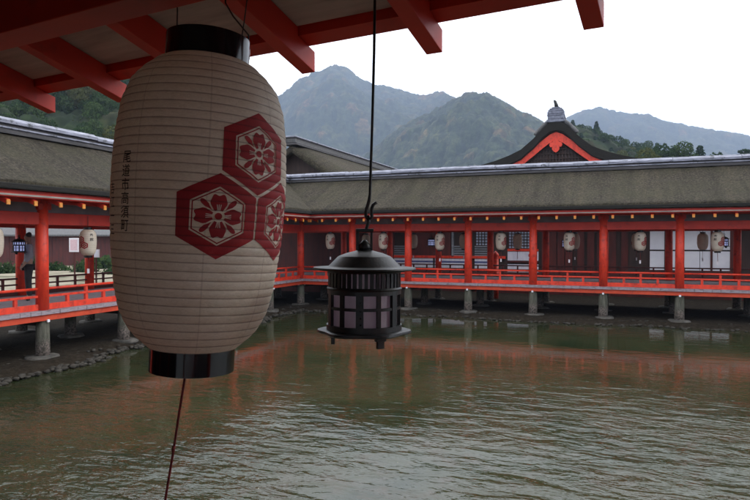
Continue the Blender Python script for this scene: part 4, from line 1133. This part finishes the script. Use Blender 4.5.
# ------------------------------------------------------------------ person in the left corridor
def person():
    p = W((28.5-375)/605., 15.2, .085); root = empty('person', p, TH(-35)); tag(root, 'person in pale grey top and dark trousers half behind the left corridor column', 'person')
    def skin(name, verts, edges, radii, mat, rootv=0, sub=2):
        me = bpy.data.meshes.new(name); me.from_pydata(verts, edges, []); o = bpy.data.objects.new(name, me); COL.objects.link(o); o.parent = root
        me.materials.append(mat); o.modifiers.new('skin', 'SKIN'); sv = me.skin_vertices[0].data
        for i, r in enumerate(radii): sv[i].radius = r if isinstance(r, tuple) else (r, r)
        for v in sv: v.use_root = False
        sv[rootv].use_root = True
        s_ = o.modifiers.new('sub', 'SUBSURF'); s_.levels = sub; s_.render_levels = sub; o.modifiers['skin'].use_smooth_shade = True
        return o
    V = [(0, 0, .93), (0, .01, 1.12), (0, .015, 1.32), (0, .01, 1.42), (0, -.005, 1.49), (0, -.02, 1.56), (0, -.02, 1.64)]
    E = [(0, 1), (1, 2), (2, 3), (3, 4), (4, 5), (5, 6)]; R_ = [(.13, .095), (.115, .085), (.14, .095), (.07, .06), (.048, .05), (.072, .088), (.06, .075)]
    for sx in (-1, 1):
        b = len(V); V += [(sx*.15, .01, 1.37), (sx*.20, .02, 1.12), (sx*.19, -.10, .93), (sx*.18, -.14, .86)]; E += [(2, b), (b, b+1), (b+1, b+2), (b+2, b+3)]; R_ += [.048, .042, .032, (.035, .018)]
        hb = b+3; hx, hy, hz = V[hb]
        for k in range(4):
            c = len(V); V += [(hx+sx*(k-1.5)*.018, hy-.035, hz-.045), (hx+sx*(k-1.5)*.018, hy-.035, hz-.075-.006*(k in (1, 2))), (hx+sx*(k-1.5)*.016, hy-.02, hz-.098)]; E += [(hb, c), (c, c+1), (c+1, c+2)]; R_ += [.009, .008, .007]
        c = len(V); V += [(hx-sx*.035, hy-.02, hz-.02), (hx-sx*.042, hy-.03, hz-.05)]; E += [(hb, c), (c, c+1)]; R_ += [.010, .008]
        b = len(V); V += [(sx*.09, 0, .86), (sx*.10, -.015, .48), (sx*.10, .015, .09), (sx*.105, -.13, .035)]; E += [(0, b), (b, b+1), (b+1, b+2), (b+2, b+3)]; R_ += [.085, .058, .042, (.042, .03)]
    skin('body', V, E, R_, SKIN)
    skin('jacket', [(0, 0, .90), (0, .01, 1.12), (0, .015, 1.33), (0, .01, 1.41), (-.16, .01, 1.37), (-.205, .02, 1.12), (-.195, -.08, .96), (.16, .01, 1.37), (.205, .02, 1.12), (.195, -.08, .96)],
         [(0, 1), (1, 2), (2, 3), (2, 4), (4, 5), (5, 6), (2, 7), (7, 8), (8, 9)], [(.165, .125), (.15, .115), (.17, .12), (.09, .08), .065, .058, .048, .065, .058, .048], SHIRT)
    skin('trousers', [(0, 0, .92), (-.09, 0, .84), (-.10, -.015, .48), (-.10, .015, .10), (.09, 0, .84), (.10, -.015, .48), (.10, .015, .10)], [(0, 1), (1, 2), (2, 3), (0, 4), (4, 5), (5, 6)], [(.15, .11), .105, .076, .062, .105, .076, .062], TROUS)
    skin('hair', [(0, .015, 1.56), (0, .005, 1.66), (0, -.03, 1.70)], [(0, 1), (1, 2)], [(.078, .075), (.082, .088), (.055, .06)], HAIR)
    for sx in (-1, 1): MB().lathe([(.004, -.004), (.008, 0), (.004, .004)], 8, c=(sx*.03, -.108, 1.605)).build('eye', HAIR, root)
    for sx in (-1, 1): MB().lathe([(.03, -.0), (.05, .02), (.045, .06), (.03, .09)], 10, c=(sx*.105, -.03, 0)).build('shoe', TROUS, root, True)
person()

# ------------------------------------------------------------------ haze
def haze():
    m, t, out = nt('haze_air')
    v = N(t, 'ShaderNodeVolumePrincipled'); v.inputs['Color'].default_value = (.50, .62, .86, 1); v.inputs['Density'].default_value = HAZE_D; v.inputs['Anisotropy'].default_value = 0
    t.links.new(v.outputs[0], out.inputs['Volume'])
    MBh = MB().box(-2950, 2950, -2950, 2950, -2.6, 540)
    o = MBh.build('haze', m); tag(o, 'thin mountain haze', 'haze', kind='stuff')
HAZE_D = .00043
haze()

# ------------------------------------------------------------------ light
w = bpy.data.worlds.new('World'); S.world = w; w.use_nodes = True; t = w.node_tree; t.nodes.clear()
sky = t.nodes.new('ShaderNodeTexSky'); sky.sky_type = 'NISHITA'; sky.sun_disc = False
SUN_EL, SUN_AZ = TH(32), TH(70)     # azimuth clockwise from +Y
sky.sun_elevation = SUN_EL; sky.sun_rotation = SUN_AZ; sky.dust_density = 5; sky.air_density = 1.2
hs = t.nodes.new('ShaderNodeHueSaturation'); hs.inputs['Saturation'].default_value = .25
t.links.new(sky.outputs[0], hs.inputs['Color'])
oc = mixc(t, .75, hs.outputs[0], (33.0, 33.5, 34.5))     # overcast deck
bg = t.nodes.new('ShaderNodeBackground'); bg.inputs['Strength'].default_value = .10
t.links.new(oc, bg.inputs['Color']); wo = t.nodes.new('ShaderNodeOutputWorld'); t.links.new(bg.outputs[0], wo.inputs[0])
l = bpy.data.lights.new('sun', 'SUN'); l.energy = 1.2; l.angle = TH(25); l.color = (1, .97, .92)
lo = bpy.data.objects.new('sun', l); COL.objects.link(lo)
sd = Vector((math.sin(SUN_AZ)*math.cos(SUN_EL), math.cos(SUN_AZ)*math.cos(SUN_EL), math.sin(SUN_EL)))
lo.rotation_euler = sd.to_track_quat('Z', 'Y').to_euler()

# ------------------------------------------------------------------ camera
cam = bpy.data.cameras.new('camera'); co = bpy.data.objects.new('camera', cam); COL.objects.link(co)
cam.sensor_width = 36; cam.lens = 36*605/750.; cam.clip_start = .05; cam.clip_end = 8000
co.location = (0, 0, EYE); co.rotation_euler = (math.radians(90-.95), 0, YAW)
S.camera = co
S.view_settings.view_transform = 'Standard'; S.view_settings.look = 'None'; S.view_settings.gamma = 1; S.view_settings.exposure = 0
S.render.film_transparent = False
S.cycles.max_bounces = 8; S.cycles.volume_bounces = 0; S.cycles.diffuse_bounces = 4
S.cycles.volume_step_rate = 1
